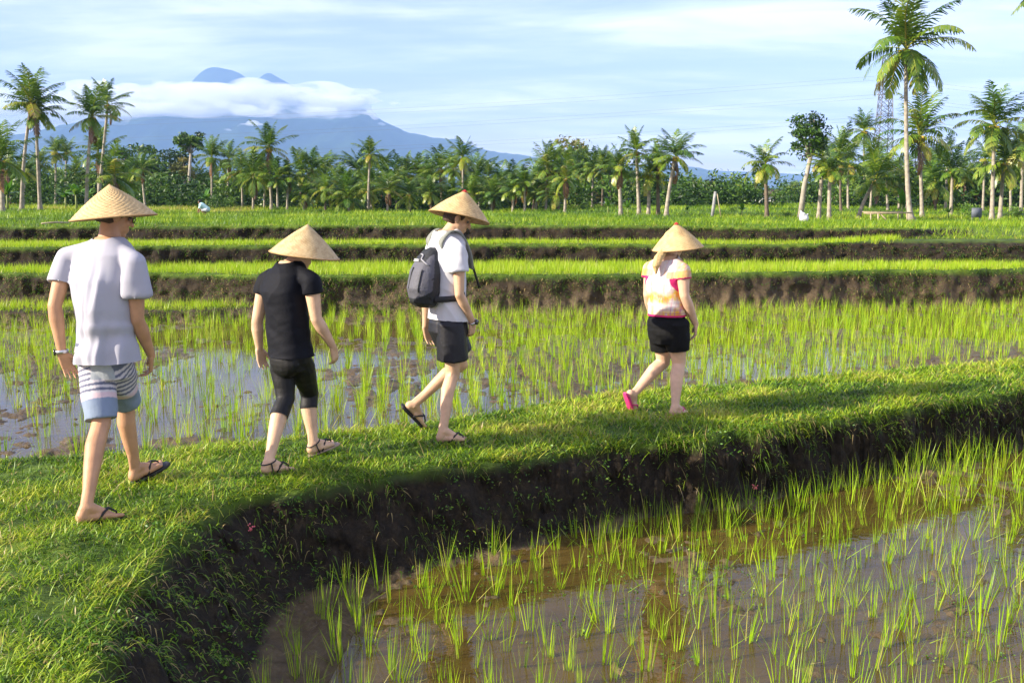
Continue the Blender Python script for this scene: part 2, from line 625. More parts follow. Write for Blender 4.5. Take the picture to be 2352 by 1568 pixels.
gx_, gy_, gzv = slump(GX.ravel(), GY.ravel(), TR['z'], TR['face'])
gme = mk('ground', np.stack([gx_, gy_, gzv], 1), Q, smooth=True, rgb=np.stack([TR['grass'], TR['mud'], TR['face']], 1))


def ground_mat():
    m, nt = new_mat('soil_mud_and_turf')
    L = nt.links.new
    out = N(nt, 'ShaderNodeOutputMaterial'); b = N(nt, 'ShaderNodeBsdfPrincipled')
    L(b.outputs[0], out.inputs[0])
    a = N(nt, 'ShaderNodeAttribute'); a.attribute_name = 'rgb'
    sp = N(nt, 'ShaderNodeSeparateColor'); L(a.outputs['Color'], sp.inputs[0])
    tc = N(nt, 'ShaderNodeTexCoord')

    def noise(sc, det=6, rough=0.6):
        t = N(nt, 'ShaderNodeTexNoise'); t.inputs['Scale'].default_value = sc; t.inputs['Detail'].default_value = det
        t.inputs['Roughness'].default_value = rough
        L(tc.outputs['Object'], t.inputs['Vector'])
        return t.outputs['Fac']
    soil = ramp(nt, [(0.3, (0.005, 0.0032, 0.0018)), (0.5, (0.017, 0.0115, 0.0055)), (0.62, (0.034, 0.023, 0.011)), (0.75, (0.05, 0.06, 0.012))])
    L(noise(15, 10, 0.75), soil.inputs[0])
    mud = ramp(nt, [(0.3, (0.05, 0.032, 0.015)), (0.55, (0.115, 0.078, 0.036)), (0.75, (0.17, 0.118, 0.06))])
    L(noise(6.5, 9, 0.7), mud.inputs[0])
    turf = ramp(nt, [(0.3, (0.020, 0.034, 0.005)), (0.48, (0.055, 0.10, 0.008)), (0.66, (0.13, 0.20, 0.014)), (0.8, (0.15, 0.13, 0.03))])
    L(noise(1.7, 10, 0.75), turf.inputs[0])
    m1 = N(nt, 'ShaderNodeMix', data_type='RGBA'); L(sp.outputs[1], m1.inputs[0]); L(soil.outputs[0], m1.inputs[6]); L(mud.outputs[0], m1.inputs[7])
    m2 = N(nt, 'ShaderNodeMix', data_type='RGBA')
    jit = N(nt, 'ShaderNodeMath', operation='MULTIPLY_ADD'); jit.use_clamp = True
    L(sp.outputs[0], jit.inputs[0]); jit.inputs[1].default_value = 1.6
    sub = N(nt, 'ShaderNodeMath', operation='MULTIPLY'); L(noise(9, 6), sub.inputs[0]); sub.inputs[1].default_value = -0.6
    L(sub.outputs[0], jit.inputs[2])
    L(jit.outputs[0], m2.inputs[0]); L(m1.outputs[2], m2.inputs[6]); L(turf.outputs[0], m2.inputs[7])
    L(m2.outputs[2], b.inputs['Base Color'])
    rr = N(nt, 'ShaderNodeMapRange'); L(sp.outputs[1], rr.inputs['Value']); rr.inputs['To Min'].default_value = 0.95; rr.inputs['To Max'].default_value = 0.42
    L(rr.outputs[0], b.inputs['Roughness'])
    b.inputs['Specular IOR Level'].default_value = 0.3
    bp = N(nt, 'ShaderNodeBump'); bp.inputs['Strength'].default_value = 0.9; bp.inputs['Distance'].default_value = 0.03
    L(noise(26, 8, 0.7), bp.inputs['Height']); L(bp.outputs[0], b.inputs['Normal'])
    return m


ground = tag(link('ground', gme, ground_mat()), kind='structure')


def water_mat():
    m, nt = new_mat('muddy_water')
    L = nt.links.new
    out = N(nt, 'ShaderNodeOutputMaterial'); b = N(nt, 'ShaderNodeBsdfPrincipled')
    tc = N(nt, 'ShaderNodeTexCoord')
    t = N(nt, 'ShaderNodeTexNoise'); t.inputs['Scale'].default_value = 1.5; t.inputs['Detail'].default_value = 6
    L(tc.outputs['Object'], t.inputs['Vector'])
    r = ramp(nt, [(0.3, (0.060, 0.040, 0.009)), (0.7, (0.108, 0.072, 0.019))]); L(t.outputs['Fac'], r.inputs[0])
    L(r.outputs[0], b.inputs['Base Color'])
    b.inputs['Roughness'].default_value = 0.03
    b.inputs['IOR'].default_value = 1.33
    t2 = N(nt, 'ShaderNodeTexNoise'); t2.inputs['Scale'].default_value = 16; t2.inputs['Detail'].default_value = 2
    L(tc.outputs['Object'], t2.inputs['Vector'])
    bp = N(nt, 'ShaderNodeBump'); bp.inputs['Strength'].default_value = 0.11; bp.inputs['Distance'].default_value = 0.01
    L(t2.outputs['Fac'], bp.inputs['Height']); L(bp.outputs[0], b.inputs['Normal'])
    # shallow: a little of the mud shows through
    tr = N(nt, 'ShaderNodeBsdfTransparent'); mx = N(nt, 'ShaderNodeMixShader'); mx.inputs[0].default_value = 0.16
    L(b.outputs[0], mx.inputs[1]); L(tr.outputs[0], mx.inputs[2]); L(mx.outputs[0], out.inputs[0])
    return m


WATER = water_mat()


def strip(name, f0, f1, z, xs):
    a = np.array([[x, f0(x), z] for x in xs]); b = np.array([[x, f1(x), z] for x in xs])
    n = len(xs); k = np.arange(n - 1)
    return tag(link(name, mk(name, np.concatenate([a, b]), np.stack([k, k + 1, n + k + 1, n + k], 1)), WATER), kind='structure')


lx = np.linspace(-1.9, 9.5, 60)
lipx = LIP[np.argsort(LIP[:, 0])]
strip('water', lambda x: max(-3.0, -3.0 + 0 * x), lambda x: np.interp(x, lipx[:, 0], lipx[:, 1]) - 0.02, Z_LOW, np.linspace(-1.55, 9.6, 60))
strip('water', lambda x: np.interp(x, BACK[:, 0], BACK[:, 1]) + 0.02, lambda x: np.interp(x, *T1) + 0.02, Z_MID, np.linspace(-14, 16, 80))

# ================================================================== GRASS, RICE
GRASS = leafmat('grass_leaf', [(0.0, (0.025, 0.068, 0.004)), (0.35, (0.108, 0.222, 0.006)), (0.65, (0.27, 0.41, 0.012)), (0.93, (0.46, 0.49, 0.036)), (1.0, (0.38, 0.29, 0.11))], trans=0.32)
RICE = leafmat('rice_leaf', [(0.0, (0.12, 0.25, 0.006)), (0.4, (0.25, 0.44, 0.008)), (0.8, (0.41, 0.54, 0.014)), (1.0, (0.45, 0.42, 0.10))], trans=0.4, rough=0.4)
WEED = leafmat('weed_leaf', [(0.0, (0.03, 0.09, 0.012)), (0.6, (0.09, 0.22, 0.02)), (1.0, (0.24, 0.36, 0.04))], trans=0.3)
STRAW = leafmat('dry_straw', [(0.0, (0.20, 0.13, 0.05)), (1.0, (0.42, 0.33, 0.16))], trans=0.2)


def cast(n, x0, x1, y0, y1, keep):
    x = rng.uniform(x0, x1, n); y = rng.uniform(y0, y1, n)
    px, _, dep = project(np.stack([x, y, np.full(n, -0.2)], 1))
    pre = (px > -170) & (px < 2522) & (dep > 1)
    x, y = x[pre], y[pre]
    T = terrain(x, y)
    k = keep(x, y, T)
    T = {a: (b[k] if isinstance(b, np.ndarray) and len(b) == len(x) else b) for a, b in T.items()}
    x, y = x[k], y[k]
    T['fx'], T['fy'], T['fz'] = slump(x, y, T['z'], T['face'])
    return x, y, T


def visible(x, y, z, mx=160, my=120):
    px, py, d = project(np.stack([x, y, z], 1))
    return (d > 0.5) & (px > -mx) & (px < 2352 + mx) & (py < 1568 + my)


def bulk(name, sets, mat, kind='stuff', label=None, cat=None):
    V, q, t, ti = [], [], [], []
    n = 0
    for v, qq, tr, tn in sets:
        V.append(v); ti.append(tn)
        if qq is not None: q.append(qq + n)
        if tr is not None: t.append(tr + n)
        n += len(v)
    me = mk(name, np.concatenate(V), np.concatenate(q) if q else None, np.concatenate(t) if t else None, tint=np.concatenate(ti))
    return tag(link(name, me, mat), label, cat, None, kind)


def bset(*a, tint=None, **k):
    V, q, t, idx = blades(*a, **k)
    return V, q, t, np.asarray(tint)[idx]


# short turf on top of the bund
x, y, T = cast(1150000, -7, 9.5, 2.6, 13.5, lambda x, y, T: (T['s'] < 0.05) & (T['fb'] < 0.75) & visible(x, y, T['z']) & (rng.random(len(x)) < np.clip(1.15 - (y - 3.4) * 0.085, 0.35, 1)))
n = len(x)
patch = fbm2(x * 2.2, y * 2.2, 51, 4); bare = fbm2(x * 5, y * 5, 52, 3)
k = bare + 0.30 * rng.random(n) > 0.47
x, y, patch = x[k], y[k], patch[k]; z = T['z'][k]; n = len(x)
scale = np.clip(y / 7, 0.75, 1.5)
h = rng.uniform(0.03, 0.085, n) * (0.45 + 1.3 * patch) * scale ** 0.4
tint = np.clip(0.50 + 1.4 * (patch - 0.5) + rng.normal(0, 0.2, n), 0, 0.97)
tint[rng.random(n) < 0.055] = 1.0
turf = bset(np.stack([x, y, z - 0.005], 1), rng.uniform(0, 6.3, n), h, rng.uniform(0.006, 0.012, n) * scale, rng.uniform(0.25, 0.95, n), rng.uniform(0, 0.5, n), rng.uniform(0.1, 0.5, n), segs=2, tint=tint)
# taller tufts, mostly along both edges of the bund
x, y, T = cast(150000, -7, 9.5, 2.6, 13.5, lambda x, y, T: (T['s'] < 0.12) & (T['fb'] < 0.9) & visible(x, y, T['z']) & (rng.random(len(x)) < 0.10 + 0.55 * np.exp(-((T['s'] + 0.0) / 0.12) ** 2) + 0.35 * np.exp(-((T['fb'] - 0.4) / 0.35) ** 2) * (T['fb'] > 0.05)))
k = fbm2(x * 3, y * 3, 53) > 0.44
x, y, z = x[k], y[k], T['z'][k]; n = len(x)
tint = np.clip(rng.normal(0.55, 0.2, n), 0, 0.95); tint[rng.random(n) < 0.06] = 1.0
tuft = bset(np.stack([x, y, z - 0.01], 1), rng.uniform(0, 6.3, n), rng.uniform(0.06, 0.17, n), rng.uniform(0.004, 0.007, n), rng.uniform(0.1, 0.7, n), rng.uniform(0.1, 0.7, n), rng.uniform(0, 0.4, n), segs=3, tint=tint)
bulk('grass', [turf, tuft], GRASS)

# grass hanging over the cut front bank, and creepers on its face
seg = np.linalg.norm(np.diff(LIP, axis=0), axis=1)


def along_lip(n, s0, s1):
    """points scattered on the cut front bank"""
    k = rng.choice(len(seg), n, p=seg / seg.sum()); t = rng.random(n)
    d = (LIP[1:] - LIP[:-1])[k] / seg[k][:, None]
    P_ = LIP[k] + d * (t * seg[k])[:, None] + np.stack([d[:, 1], -d[:, 0]], 1) * rng.uniform(s0, s1, n)[:, None]
    return P_[:, 0], P_[:, 1]


def cast_at(x, y, keep):
    T = terrain(x, y)
    k = keep(x, y, T)
    T = {a: (b[k] if isinstance(b, np.ndarray) and len(b) == len(x) else b) for a, b in T.items()}
    x, y = x[k], y[k]
    T['fx'], T['fy'], T['fz'] = slump(x, y, T['z'], T['face'])
    return x, y, T


x, y, T = cast_at(*along_lip(260000, -0.22, 0.55), lambda x, y, T: (T['s'] > -0.06) & (T['s'] < T['w'] * 0.95) & visible(x, y, T['z']))
P = np.interp(x, [-2, -1.0, 0.2, 1.2, 2.4, 4, 6], [0.30, 0.16, 0.10, 0.22, 0.6, 0.8, 0.95])
top = np.exp(-np.clip(T['s'], 0, 9) / (0.32 * T['w']))
dens = np.clip(top * 0.75 + P * 0.42, 0, 1) * np.clip((fbm2(x * 3.5, y * 3.5 + T['z'] * 4, 55) - 0.36) * 4, 0, 1)
k = rng.random(len(x)) < dens * np.interp(x, [-2, 0, 2], [0.35, 0.45, 0.8])
x, y, z, sv, zz = x[k], y[k], T['z'][k], T['s'][k], T['w'][k]
n = len(x)
# outward direction of the bank
e = 0.02
g1 = sdist(x + e, y, LIP) - sdist(x - e, y, LIP); g2 = sdist(x, y + e, LIP) - sdist(x, y - e, LIP)
az = np.arctan2(g2, g1) + rng.normal(0, 0.9, n)
tint = np.clip(rng.normal(0.34, 0.2, n) + 0.3 * (fbm2(x * 4, y * 4 + z * 5, 56) - 0.5), 0, 0.95); tint[rng.random(n) < 0.14] = 1.0
out = rng.uniform(0.0, 0.02, n)
base = np.stack([T['fx'][k] + np.cos(az) * out, T['fy'][k] + np.sin(az) * out, T['fz'][k]], 1)
hang = bset(base, az, rng.uniform(0.03, 0.11, n), rng.uniform(0.004, 0.010, n), rng.uniform(0.4, 0.9, n), rng.uniform(0, 0.2, n), rng.uniform(0.6, 1.7, n), segs=3, tint=tint)
bulk('bank_grass', [hang], GRASS)

# broad-leaved creepers on the bank and small floating weeds on the lower paddy
cl, csz = [], []
x, y, T = cast(60000, -3, 9.5, 2.6, 12, lambda x, y, T: (T['s'] > -0.3) & (T['s'] < T['w'] * 0.9) & visible(x, y, T['z']))
k = fbm2(x * 2.3, y * 2.3 + T['z'] * 3, 57) > 0.56
x, y, z = T['fx'][k], T['fy'][k], T['fz'][k]
for a, b, c in zip(x[:4200], y[:4200], z[:4200]):
    m = rng.integers(2, 6)
    cl.append(np.array([a, b - 0.015, c + 0.015]) + rng.normal(0, 0.018, (m, 3))); csz += list(rng.uniform(0.006, 0.014, m))
x, y, T = cast(5200, -2, 9, 3, 10, lambda x, y, T: (T['fr'] > 0.98) & (fbm2(x * 2.2, y * 2.2, 58, 3) > 0.58) & visible(x, y, T['z']))
z = np.maximum(T['z'], Z_LOW) + 0.008
for a, b, c in zip(x, y, z):
    m = rng.integers(2, 7)
    cl.append(np.array([a, b, c]) + rng.normal(0, 1, (m, 3)) * [0.018, 0.018, 0.005]); csz += list(rng.uniform(0.005, 0.012, m))
cl = np.concatenate(cl)
V, q, idx = leaves(cl, np.array(csz), 0.9, nz=1.5)
bulk('weeds', [(V, q, None, np.clip(rng.normal(0.6, 0.25, len(cl)), 0, 1)[idx])], WEED)

# dry straw and roots lying on mud and bank
x, y, T = cast(9000, -6, 9, 3, 15, lambda x, y, T: ((T['mud'] > 0.8) | (T['face'] > 0.6) & (y < 12)) & (T['z'] > np.where(T['fr'] > 0.5, Z_LOW, Z_MID) - 0.01) & visible(x, y, T['z']))
n = len(x)
s1_ = bset(np.stack([x, y, T['z'] + 0.004], 1), rng.uniform(0, 6.3, n), rng.uniform(0.03, 0.12, n), rng.uniform(0.003, 0.006, n), 0.97, 0.1, 0.12, segs=2, tint=rng.random(n))
x, y, T = cast(26000, -3, 9.5, 2.6, 12, lambda x, y, T: (T['face'] > 0.35) & (T['s'] > 0) & (rng.random(len(x)) < 0.55) & visible(x, y, T['z']))
n = len(x)
s2_ = bset(np.stack([T['fx'], T['fy'] - 0.006, T['fz'] + 0.005], 1), -1.2 + rng.normal(0, 0.9, n), rng.uniform(0.04, 0.16, n), rng.uniform(0.002, 0.004, n), rng.uniform(0.3, 0.8, n), 0.1, rng.uniform(0.9, 1.7, n), segs=2, tint=rng.random(n) ** 2)
bulk('straw', [s1_], STRAW)
bulk('roots', [s2_], leafmat('dry_root', [(0.0, (0.03, 0.02, 0.01)), (1.0, (0.26, 0.19, 0.09))], trans=0.1))


def clump(nb, h, w=0.0056, spread=0.013, fan=0.095):
    b = np.concatenate([rng.normal(0, spread, (nb, 2)), np.full((nb, 1), -0.03)], 1)
    az = np.arctan2(b[:, 1], b[:, 0]) + rng.normal(0, 0.6, nb)
    hh = h * rng.uniform(0.55, 1.05, nb)
    lean = np.abs(rng.normal(0, fan, nb)) + 0.02
    out = rng.random(nb) < 0.13
    lean = np.where(out, rng.uniform(0.45, 0.8, nb), lean)
    return b, az, hh, np.full(nb, w) * rng.uniform(0.7, 1.25, nb), np.clip(lean, 0, 0.85), np.where(out, 0.1, rng.uniform(0, 0.13, nb)), np.where(out, 0.1, 0.0)


PROT = []
for k in range(18):
    nb = int(rng.integers(7, 17))
    c = clump(nb, rng.uniform(0.27, 0.37))
    lean_all = rng.normal(0, 0.10, 2)
    V, q, t, idx = blades(*c, segs=3)
    V[:, :2] += lean_all * np.clip(V[:, 2:3], 0, 1)
    tn = np.clip(rng.normal(0.5, 0.16, nb), 0, 0.9); tn[rng.random(nb) < 0.06] = 1.0
    PROT.append(mk('rice_seedling', V, q, t, tint=tn[idx]))
    PROT[-1].materials.append(RICE)


def rows(x0, x1, y0, y1, sx, sy, ang, jit):
    ca, sa = math.cos(ang), math.sin(ang)
    L = 40
    u, v = np.meshgrid(np.arange(-L, L, sx), np.arange(-L, L, sy))
    u = u.ravel() + rng.normal(0, jit, u.size); v = v.ravel() + rng.normal(0, jit, v.size)
    X, Y = u * ca - v * sa, u * sa + v * ca + 10
    k = (X > x0) & (X < x1) & (Y > y0) & (Y < y1)
    return X[k], Y[k]


X, Y = rows(-2, 10, 2.0, 12, 0.215, 0.17, 0.35, 0.022)
T = terrain(X, Y)
k = (T['s'] > T['w'] + 0.02) & (rng.random(len(X)) < 0.93)
LX, LY, LZ = X[k], Y[k], np.minimum(T['z'][k], Z_LOW + 0.05)
X, Y = rows(-12, 13, 6, 18.5, 0.225, 0.20, 0.12, 0.03)
T = terrain(X, Y)
gap = fbm2(X * 0.5, Y * 0.35, 61, 3)
k = (T['fb'] > 0.85) & (T['u1'] < -0.05) & ((T['u0'] < 0.0) | (T['m0'] < 0.5)) & (rng.random(len(X)) < np.clip(0.45 + 1.6 * (gap - 0.35) + (Y - 10) * 0.05, 0.3, 1)) & (T['fr'] < 0.02)
MX, MY, MZ = X[k], Y[k], T['z'][k]
allx = np.concatenate([LX, MX]); ally = np.concatenate([LY, MY]); allz = np.concatenate([LZ, MZ])
isl = np.concatenate([np.ones(len(LX), bool), np.zeros(len(MX), bool)])
px, py, dep = project(np.stack([allx, ally, allz + 0.15], 1))
inv = (px > -25) & (px < 2380) & (py < 1590) & (dep > 1)
order = np.argsort(np.where(inv, dep, 1e9))[:300]
single = np.zeros(len(allx), bool); single[order[:int(min(300, inv.sum()))]] = True
for i in np.where(single)[0]:
    o = bpy.data.objects.new('rice_seedling', PROT[int(rng.integers(len(PROT)))])
    col.objects.link(o)
    o.location = (allx[i], ally[i], allz[i])
    o.rotation_euler = (0, 0, rng.uniform(0, 6.28))
    sc = rng.uniform(0.8, 1.15)
    o.scale = (sc, sc, sc * rng.uniform(0.9, 1.1))
    if isl[i]:
        tag(o, 'thin lime green rice seedling standing in the brown flooded paddy below the grassy bank', 'rice plant', 'rice seedlings in the lower flooded paddy')
    else:
        tag(o, 'lime green rice seedling in the muddy paddy just behind the grassy path', 'rice plant', 'rice seedlings behind the path')
rest = ~single


def rice_bulk(name, x, y, z, nb, hmin, hmax, w, spread, fan, tmean=0.5, segs=2):
    n = len(x)
    base = np.repeat(np.stack([x, y, z], 1), nb, 0)
    N_ = len(base)
    off = rng.normal(0, spread, (N_, 2))
    base[:, :2] += off
    base[:, 2] -= 0.02
    az = np.arctan2(off[:, 1], off[:, 0]) + rng.normal(0, 0.7, N_)
    hh = np.repeat(rng.uniform(hmin, hmax, n), nb) * rng.uniform(0.55, 1.05, N_)
    tn = np.clip(np.repeat(rng.normal(tmean, 0.12, n), nb) + rng.normal(0, 0.12, N_), 0, 0.92)
    tn[rng.random(N_) < 0.05] = 1.0
    out = rng.random(N_) < 0.08
    lean = np.where(out, rng.uniform(0.4, 0.8, N_), np.clip(np.abs(rng.normal(0, fan, N_)), 0, 0.8))
    return bset(base, az, hh, w * rng.uniform(0.7, 1.3, N_), lean, rng.uniform(0, 0.15, N_), 0.0, segs=segs, tint=tn)


k = rest & isl
a = rice_bulk('rice', allx[k], ally[k], allz[k], 12, 0.29, 0.39, 0.0055, 0.018, 0.2)
k = rest & ~isl
b = rice_bulk('rice', allx[k], ally[k], allz[k], 11, 0.25, 0.38, 0.0066, 0.016, 0.13, 0.55)
bulk('rice', [a, b], RICE)

# the terraces behind: dense young rice
x, y, T = cast(15000, -14, 16, 14.5, 22, lambda x, y, T: ((T['u1'] > 0.45) & (T['u2'] < -0.05)) | ((T['u0'] > 0.4) & (T['m0'] > 0.5) & (T['u1'] < -0.1) & (rng.random(len(x)) < 0.75)))
lo = T['u1'] < 0
f2 = rice_bulk('rice', x, y, T['z'], 10, 0.15, 0.23, 0.008, 0.04, 0.2, 0.66)
x, y, T = cast(14000, -16, 16, 18.5, 24, lambda x, y, T: (T['u2'] > 0.55) & (T['u3'] < -0.05) & (T['tx'] < 2060))
f3 = rice_bulk('rice', x, y, T['z'], 9, 0.13, 0.20, 0.009, 0.05, 0.2, 0.66)
bulk('terrace_rice', [f2, f3], RICE)

# grass on terrace lips and faces
x, y, T = cast(330000, -17, 17, 14, 24.5, lambda x, y, T: (np.abs(T['u1'] - 0.22) < 0.26) | (np.abs(T['u2'] - 0.25) < 0.3) | (np.abs(T['u3'] - 0.3) < 0.35) | (np.abs(T['u0'] - 0.3) < 0.3) & (T['m0'] > 0.3))
fc = T['face']
k = rng.random(len(x)) < np.where(fc > 0.35, 0.6 * np.clip((fbm2(x * 2.5, y * 2.5 + T['z'] * 5, 63) - 0.40) * 5, 0.06, 1), 0.62)
x, y, z, fc = x[k], y[k], T['z'][k], fc[k]
n = len(x)
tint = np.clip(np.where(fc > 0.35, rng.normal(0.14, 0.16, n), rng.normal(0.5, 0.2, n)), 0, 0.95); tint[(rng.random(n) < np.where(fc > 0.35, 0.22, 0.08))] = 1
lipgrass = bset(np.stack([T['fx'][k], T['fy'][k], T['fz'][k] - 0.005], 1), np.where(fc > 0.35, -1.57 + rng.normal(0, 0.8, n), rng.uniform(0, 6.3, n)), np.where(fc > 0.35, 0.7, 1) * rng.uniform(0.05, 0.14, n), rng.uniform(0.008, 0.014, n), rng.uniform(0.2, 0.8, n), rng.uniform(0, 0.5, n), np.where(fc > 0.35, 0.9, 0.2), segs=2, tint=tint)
# mosses and creepers on the terrace walls
fs = []
for c, nn, a0, b0 in ((T1, 70000, -11, 12), (T2, 45000, -12, 13), (T3, 40000, -14, 11), (T0, 16000, -9, -3)):
    xx = rng.uniform(a0, b0, nn); yy = np.interp(xx, *c) + rng.uniform(-0.35, 0.6, nn)
    x, y, T = cast_at(xx, yy, lambda x, y, T: T['face'] > 0.3)
    gro = fbm2(x * 1.6, y * 1.6 + T['z'] * 4, 163, 4)
    k = rng.random(len(x)) < np.clip((gro - 0.40) * 5, 0.04, 1)
    n = int(k.sum())
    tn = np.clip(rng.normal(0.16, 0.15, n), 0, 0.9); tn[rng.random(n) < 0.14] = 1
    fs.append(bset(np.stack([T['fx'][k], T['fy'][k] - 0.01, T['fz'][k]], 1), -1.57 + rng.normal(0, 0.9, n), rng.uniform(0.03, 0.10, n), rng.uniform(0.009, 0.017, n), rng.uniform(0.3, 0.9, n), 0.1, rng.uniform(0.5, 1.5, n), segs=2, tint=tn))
# the meadow and far terraces
x, y, T = cast(460000, -48, 48, 22, 105, lambda x, y, T: (T['u3'] > 0.5) & (np.abs(x) < y * 0.6) & (rng.random(len(x)) < np.clip(27 / y, 0, 1) ** 1.2))
n = len(x)
pt = fbm2(x * 0.35, y * 0.25, 64, 4)
tint = np.clip(0.42 + 1.1 * (pt - 0.5) + rng.normal(0, 0.14, n), 0, 0.95)
# ripening terraces on the far left stand yellower
yel = ss((y - 62) / 8) * ss((700 - T['tx']) / 200) * (fbm2(x * 0.05, y * 0.2, 65) > 0.45)
tint = np.clip(tint + 0.4 * yel, 0, 0.97)
sc = y / 30
meadow = bset(np.stack([x, y, T['z'] - 0.02], 1), rng.uniform(0, 6.3, n), rng.uniform(0.10, 0.26, n) * (0.5 + pt) * sc ** 0.35, 0.016 * sc * rng.uniform(0.7, 1.4, n), rng.uniform(0.1, 0.7, n), rng.uniform(0, 0.4, n), 0.1, segs=2, tint=tint)
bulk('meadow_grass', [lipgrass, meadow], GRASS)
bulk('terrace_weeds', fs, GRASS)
# ================================================================== PEOPLE
def skin_mat(name, c, red=0.0):
    m = pbr(name, c, 0.5, 0.35, noise=(11, 0.2), bump=(160, 0.15))
    return m


def ss1(a): return a * a * (3 - 2 * a)


UP = np.array([0, 0, 1.0])


def unit(v):
    v = np.asarray(v, float)
    return v / (np.linalg.norm(v) + 1e-12)


def hand(mb, W, T, side, pn, size=0.185, curl=0.5, thumb=1.0):
    """hand from wrist W towards T; side = thumb side; pn = palm normal (fingers curl towards it)"""
    W = np.asarray(W, float)
    d = unit(np.asarray(T, float) - W)
    side = unit(side - d * (side @ d)); pn = unit(pn - d * (pn @ d) - side * (pn @ side))
    pl = size * 0.50
    K = W + d * pl
    for u in (-0.024, -0.008, 0.008, 0.024):
        mb.cone(W + d * 0.012 + side * u * 0.7, 0.0165, K + side * u, 0.0125, n=10)
    lens = [0.40, 0.47, 0.44, 0.35]
    for i, u in enumerate((0.030, 0.011, -0.009, -0.027)):
        L = size * lens[i]
        c = curl * (1 + 0.12 * i)
        p = K + side * u - d * 0.006
        ang = 0.15 * c
        fan = side * (0.10 - 0.07 * i)
        r = 0.0095 - 0.0006 * i
        for seg, f in enumerate((0.45, 0.32, 0.26)):
            ang += c * (0.55 if seg else 0.35)
            q = p + unit(d * math.cos(ang) + pn * math.sin(ang) + fan) * L * f
            mb.cone(p, r, q, r * 0.90, n=9)
            p, r = q, r * 0.90
    b = W + d * size * 0.13 + side * 0.020
    m = b + unit(d * 0.72 + side * 0.62 + pn * 0.30) * size * 0.26
    e = m + unit(d * 0.95 + side * 0.12 + pn * 0.25) * size * 0.20
    mb.cone(b, 0.016, m, 0.0115, n=9); mb.cone(m, 0.0112, e, 0.0095, n=9)


def foot(mb, A, H, T, up, wid=0.046, tow=0.0):
    """ankle A, heel H, toe end T (all at the sole); up = away from the sole"""
    A, H, T = [np.asarray(q, float) for q in (A, H, T)]
    d = unit(T - H); up = unit(up - d * (up @ d)); s = np.cross(d, up)
    L = np.linalg.norm(T - H)
    mb.cone(H + d * 0.035 + up * 0.036, 0.035, A, 0.036)
    mb.cone(H + d * 0.035 + up * 0.032, 0.033, H + d * L * 0.45 + up * 0.03, 0.030)
    mb.cone(A + d * 0.01, 0.036, H + d * L * 0.62 + up * 0.030, 0.027)
    for k, u in enumerate((-0.5, 0.0, 0.5)):
        mb.cone(H + d * L * 0.42 + up * 0.027 + s * u * wid * 0.8, 0.024, H + d * L * 0.75 + up * 0.018 + s * u * wid * 1.15, 0.0175)
    for k, u in enumerate((-0.82, -0.36, 0.02, 0.40, 0.76)):
        big = 0.0135 if k == (0 if tow >= 0 else 4) else 0.0098
        e = 0.99 - 0.035 * (k if tow >= 0 else 4 - k)
        mb.cone(H + d * L * 0.74 + up * 0.016 + s * u * wid, big, H + d * L * e - d * big + up * 0.012 + s * u * wid * 1.02, big * 0.95, n=9)


def sandal(parent, H, T, up, mat, strap=None, wid=0.05, ank=None, label=None, big=-1, thick=0.018):
    H, T = np.asarray(H, float), np.asarray(T, float)
    d = unit(T - H); up = unit(up - d * (up @ d)); s = np.cross(d, up)
    L = np.linalg.norm(T - H)
    o = H - d * 0.012
    L2 = L + 0.028
    prof = [(0.0, 0.35), (0.03, 0.62), (0.10, 0.76), (0.25, 0.80), (0.42, 0.78), (0.58, 0.90), (0.74, 1.02), (0.86, 0.98), (0.95, 0.74), (1.0, 0.36)]
    mb = MB()
    out = [o + d * L2 * t + s * wid * w for t, w in prof] + [o + d * L2 * t - s * wid * w for t, w in prof[::-1]]
    rim = np.array(out); cen = rim.mean(0)
    mb.rings([cen + (rim - cen) * 0.97 - up * thick, rim - up * thick * 0.8, rim - up * 0.003, cen + (rim - cen) * 0.97])
    so_ = link('sandal', mb.mesh('sandal'), mat, parent)
    if label: so_['label'] = label
    mb = MB()
    web = o + d * L2 * 0.80 + s * wid * 0.28 * big + up * 0.012
    top = o + d * L2 * 0.66 + up * 0.062 + s * wid * 0.15 * big
    for k in (-1, 1):
        e = o + d * L2 * 0.40 + s * wid * 0.86 * k + up * 0.002
        m = (top + e) / 2 + up * 0.016 + s * 0.012 * k
        mb.tube([web - up * 0.01, web + up * 0.022, top, m, e], [0.005, 0.006, 0.0075, 0.0075, 0.006], 7)
    if ank is not None:       # thin strap round the ankle
        a = np.linspace(0, 2 * np.pi, 20)
        c = ank + up * 0.0
        mb.tube([c + d * math.cos(t) * 0.050 + s * math.sin(t) * 0.045 + up * (0.012 * math.cos(t)) for t in a], 0.0045, 6)
        for k in (-1, 1):
            mb.tube([c + s * 0.043 * k, o + d * L2 * 0.32 + s * wid * 0.82 * k], 0.0045, 6)
    link('strap', mb.mesh('strap'), strap or mat, so_)
    return so_


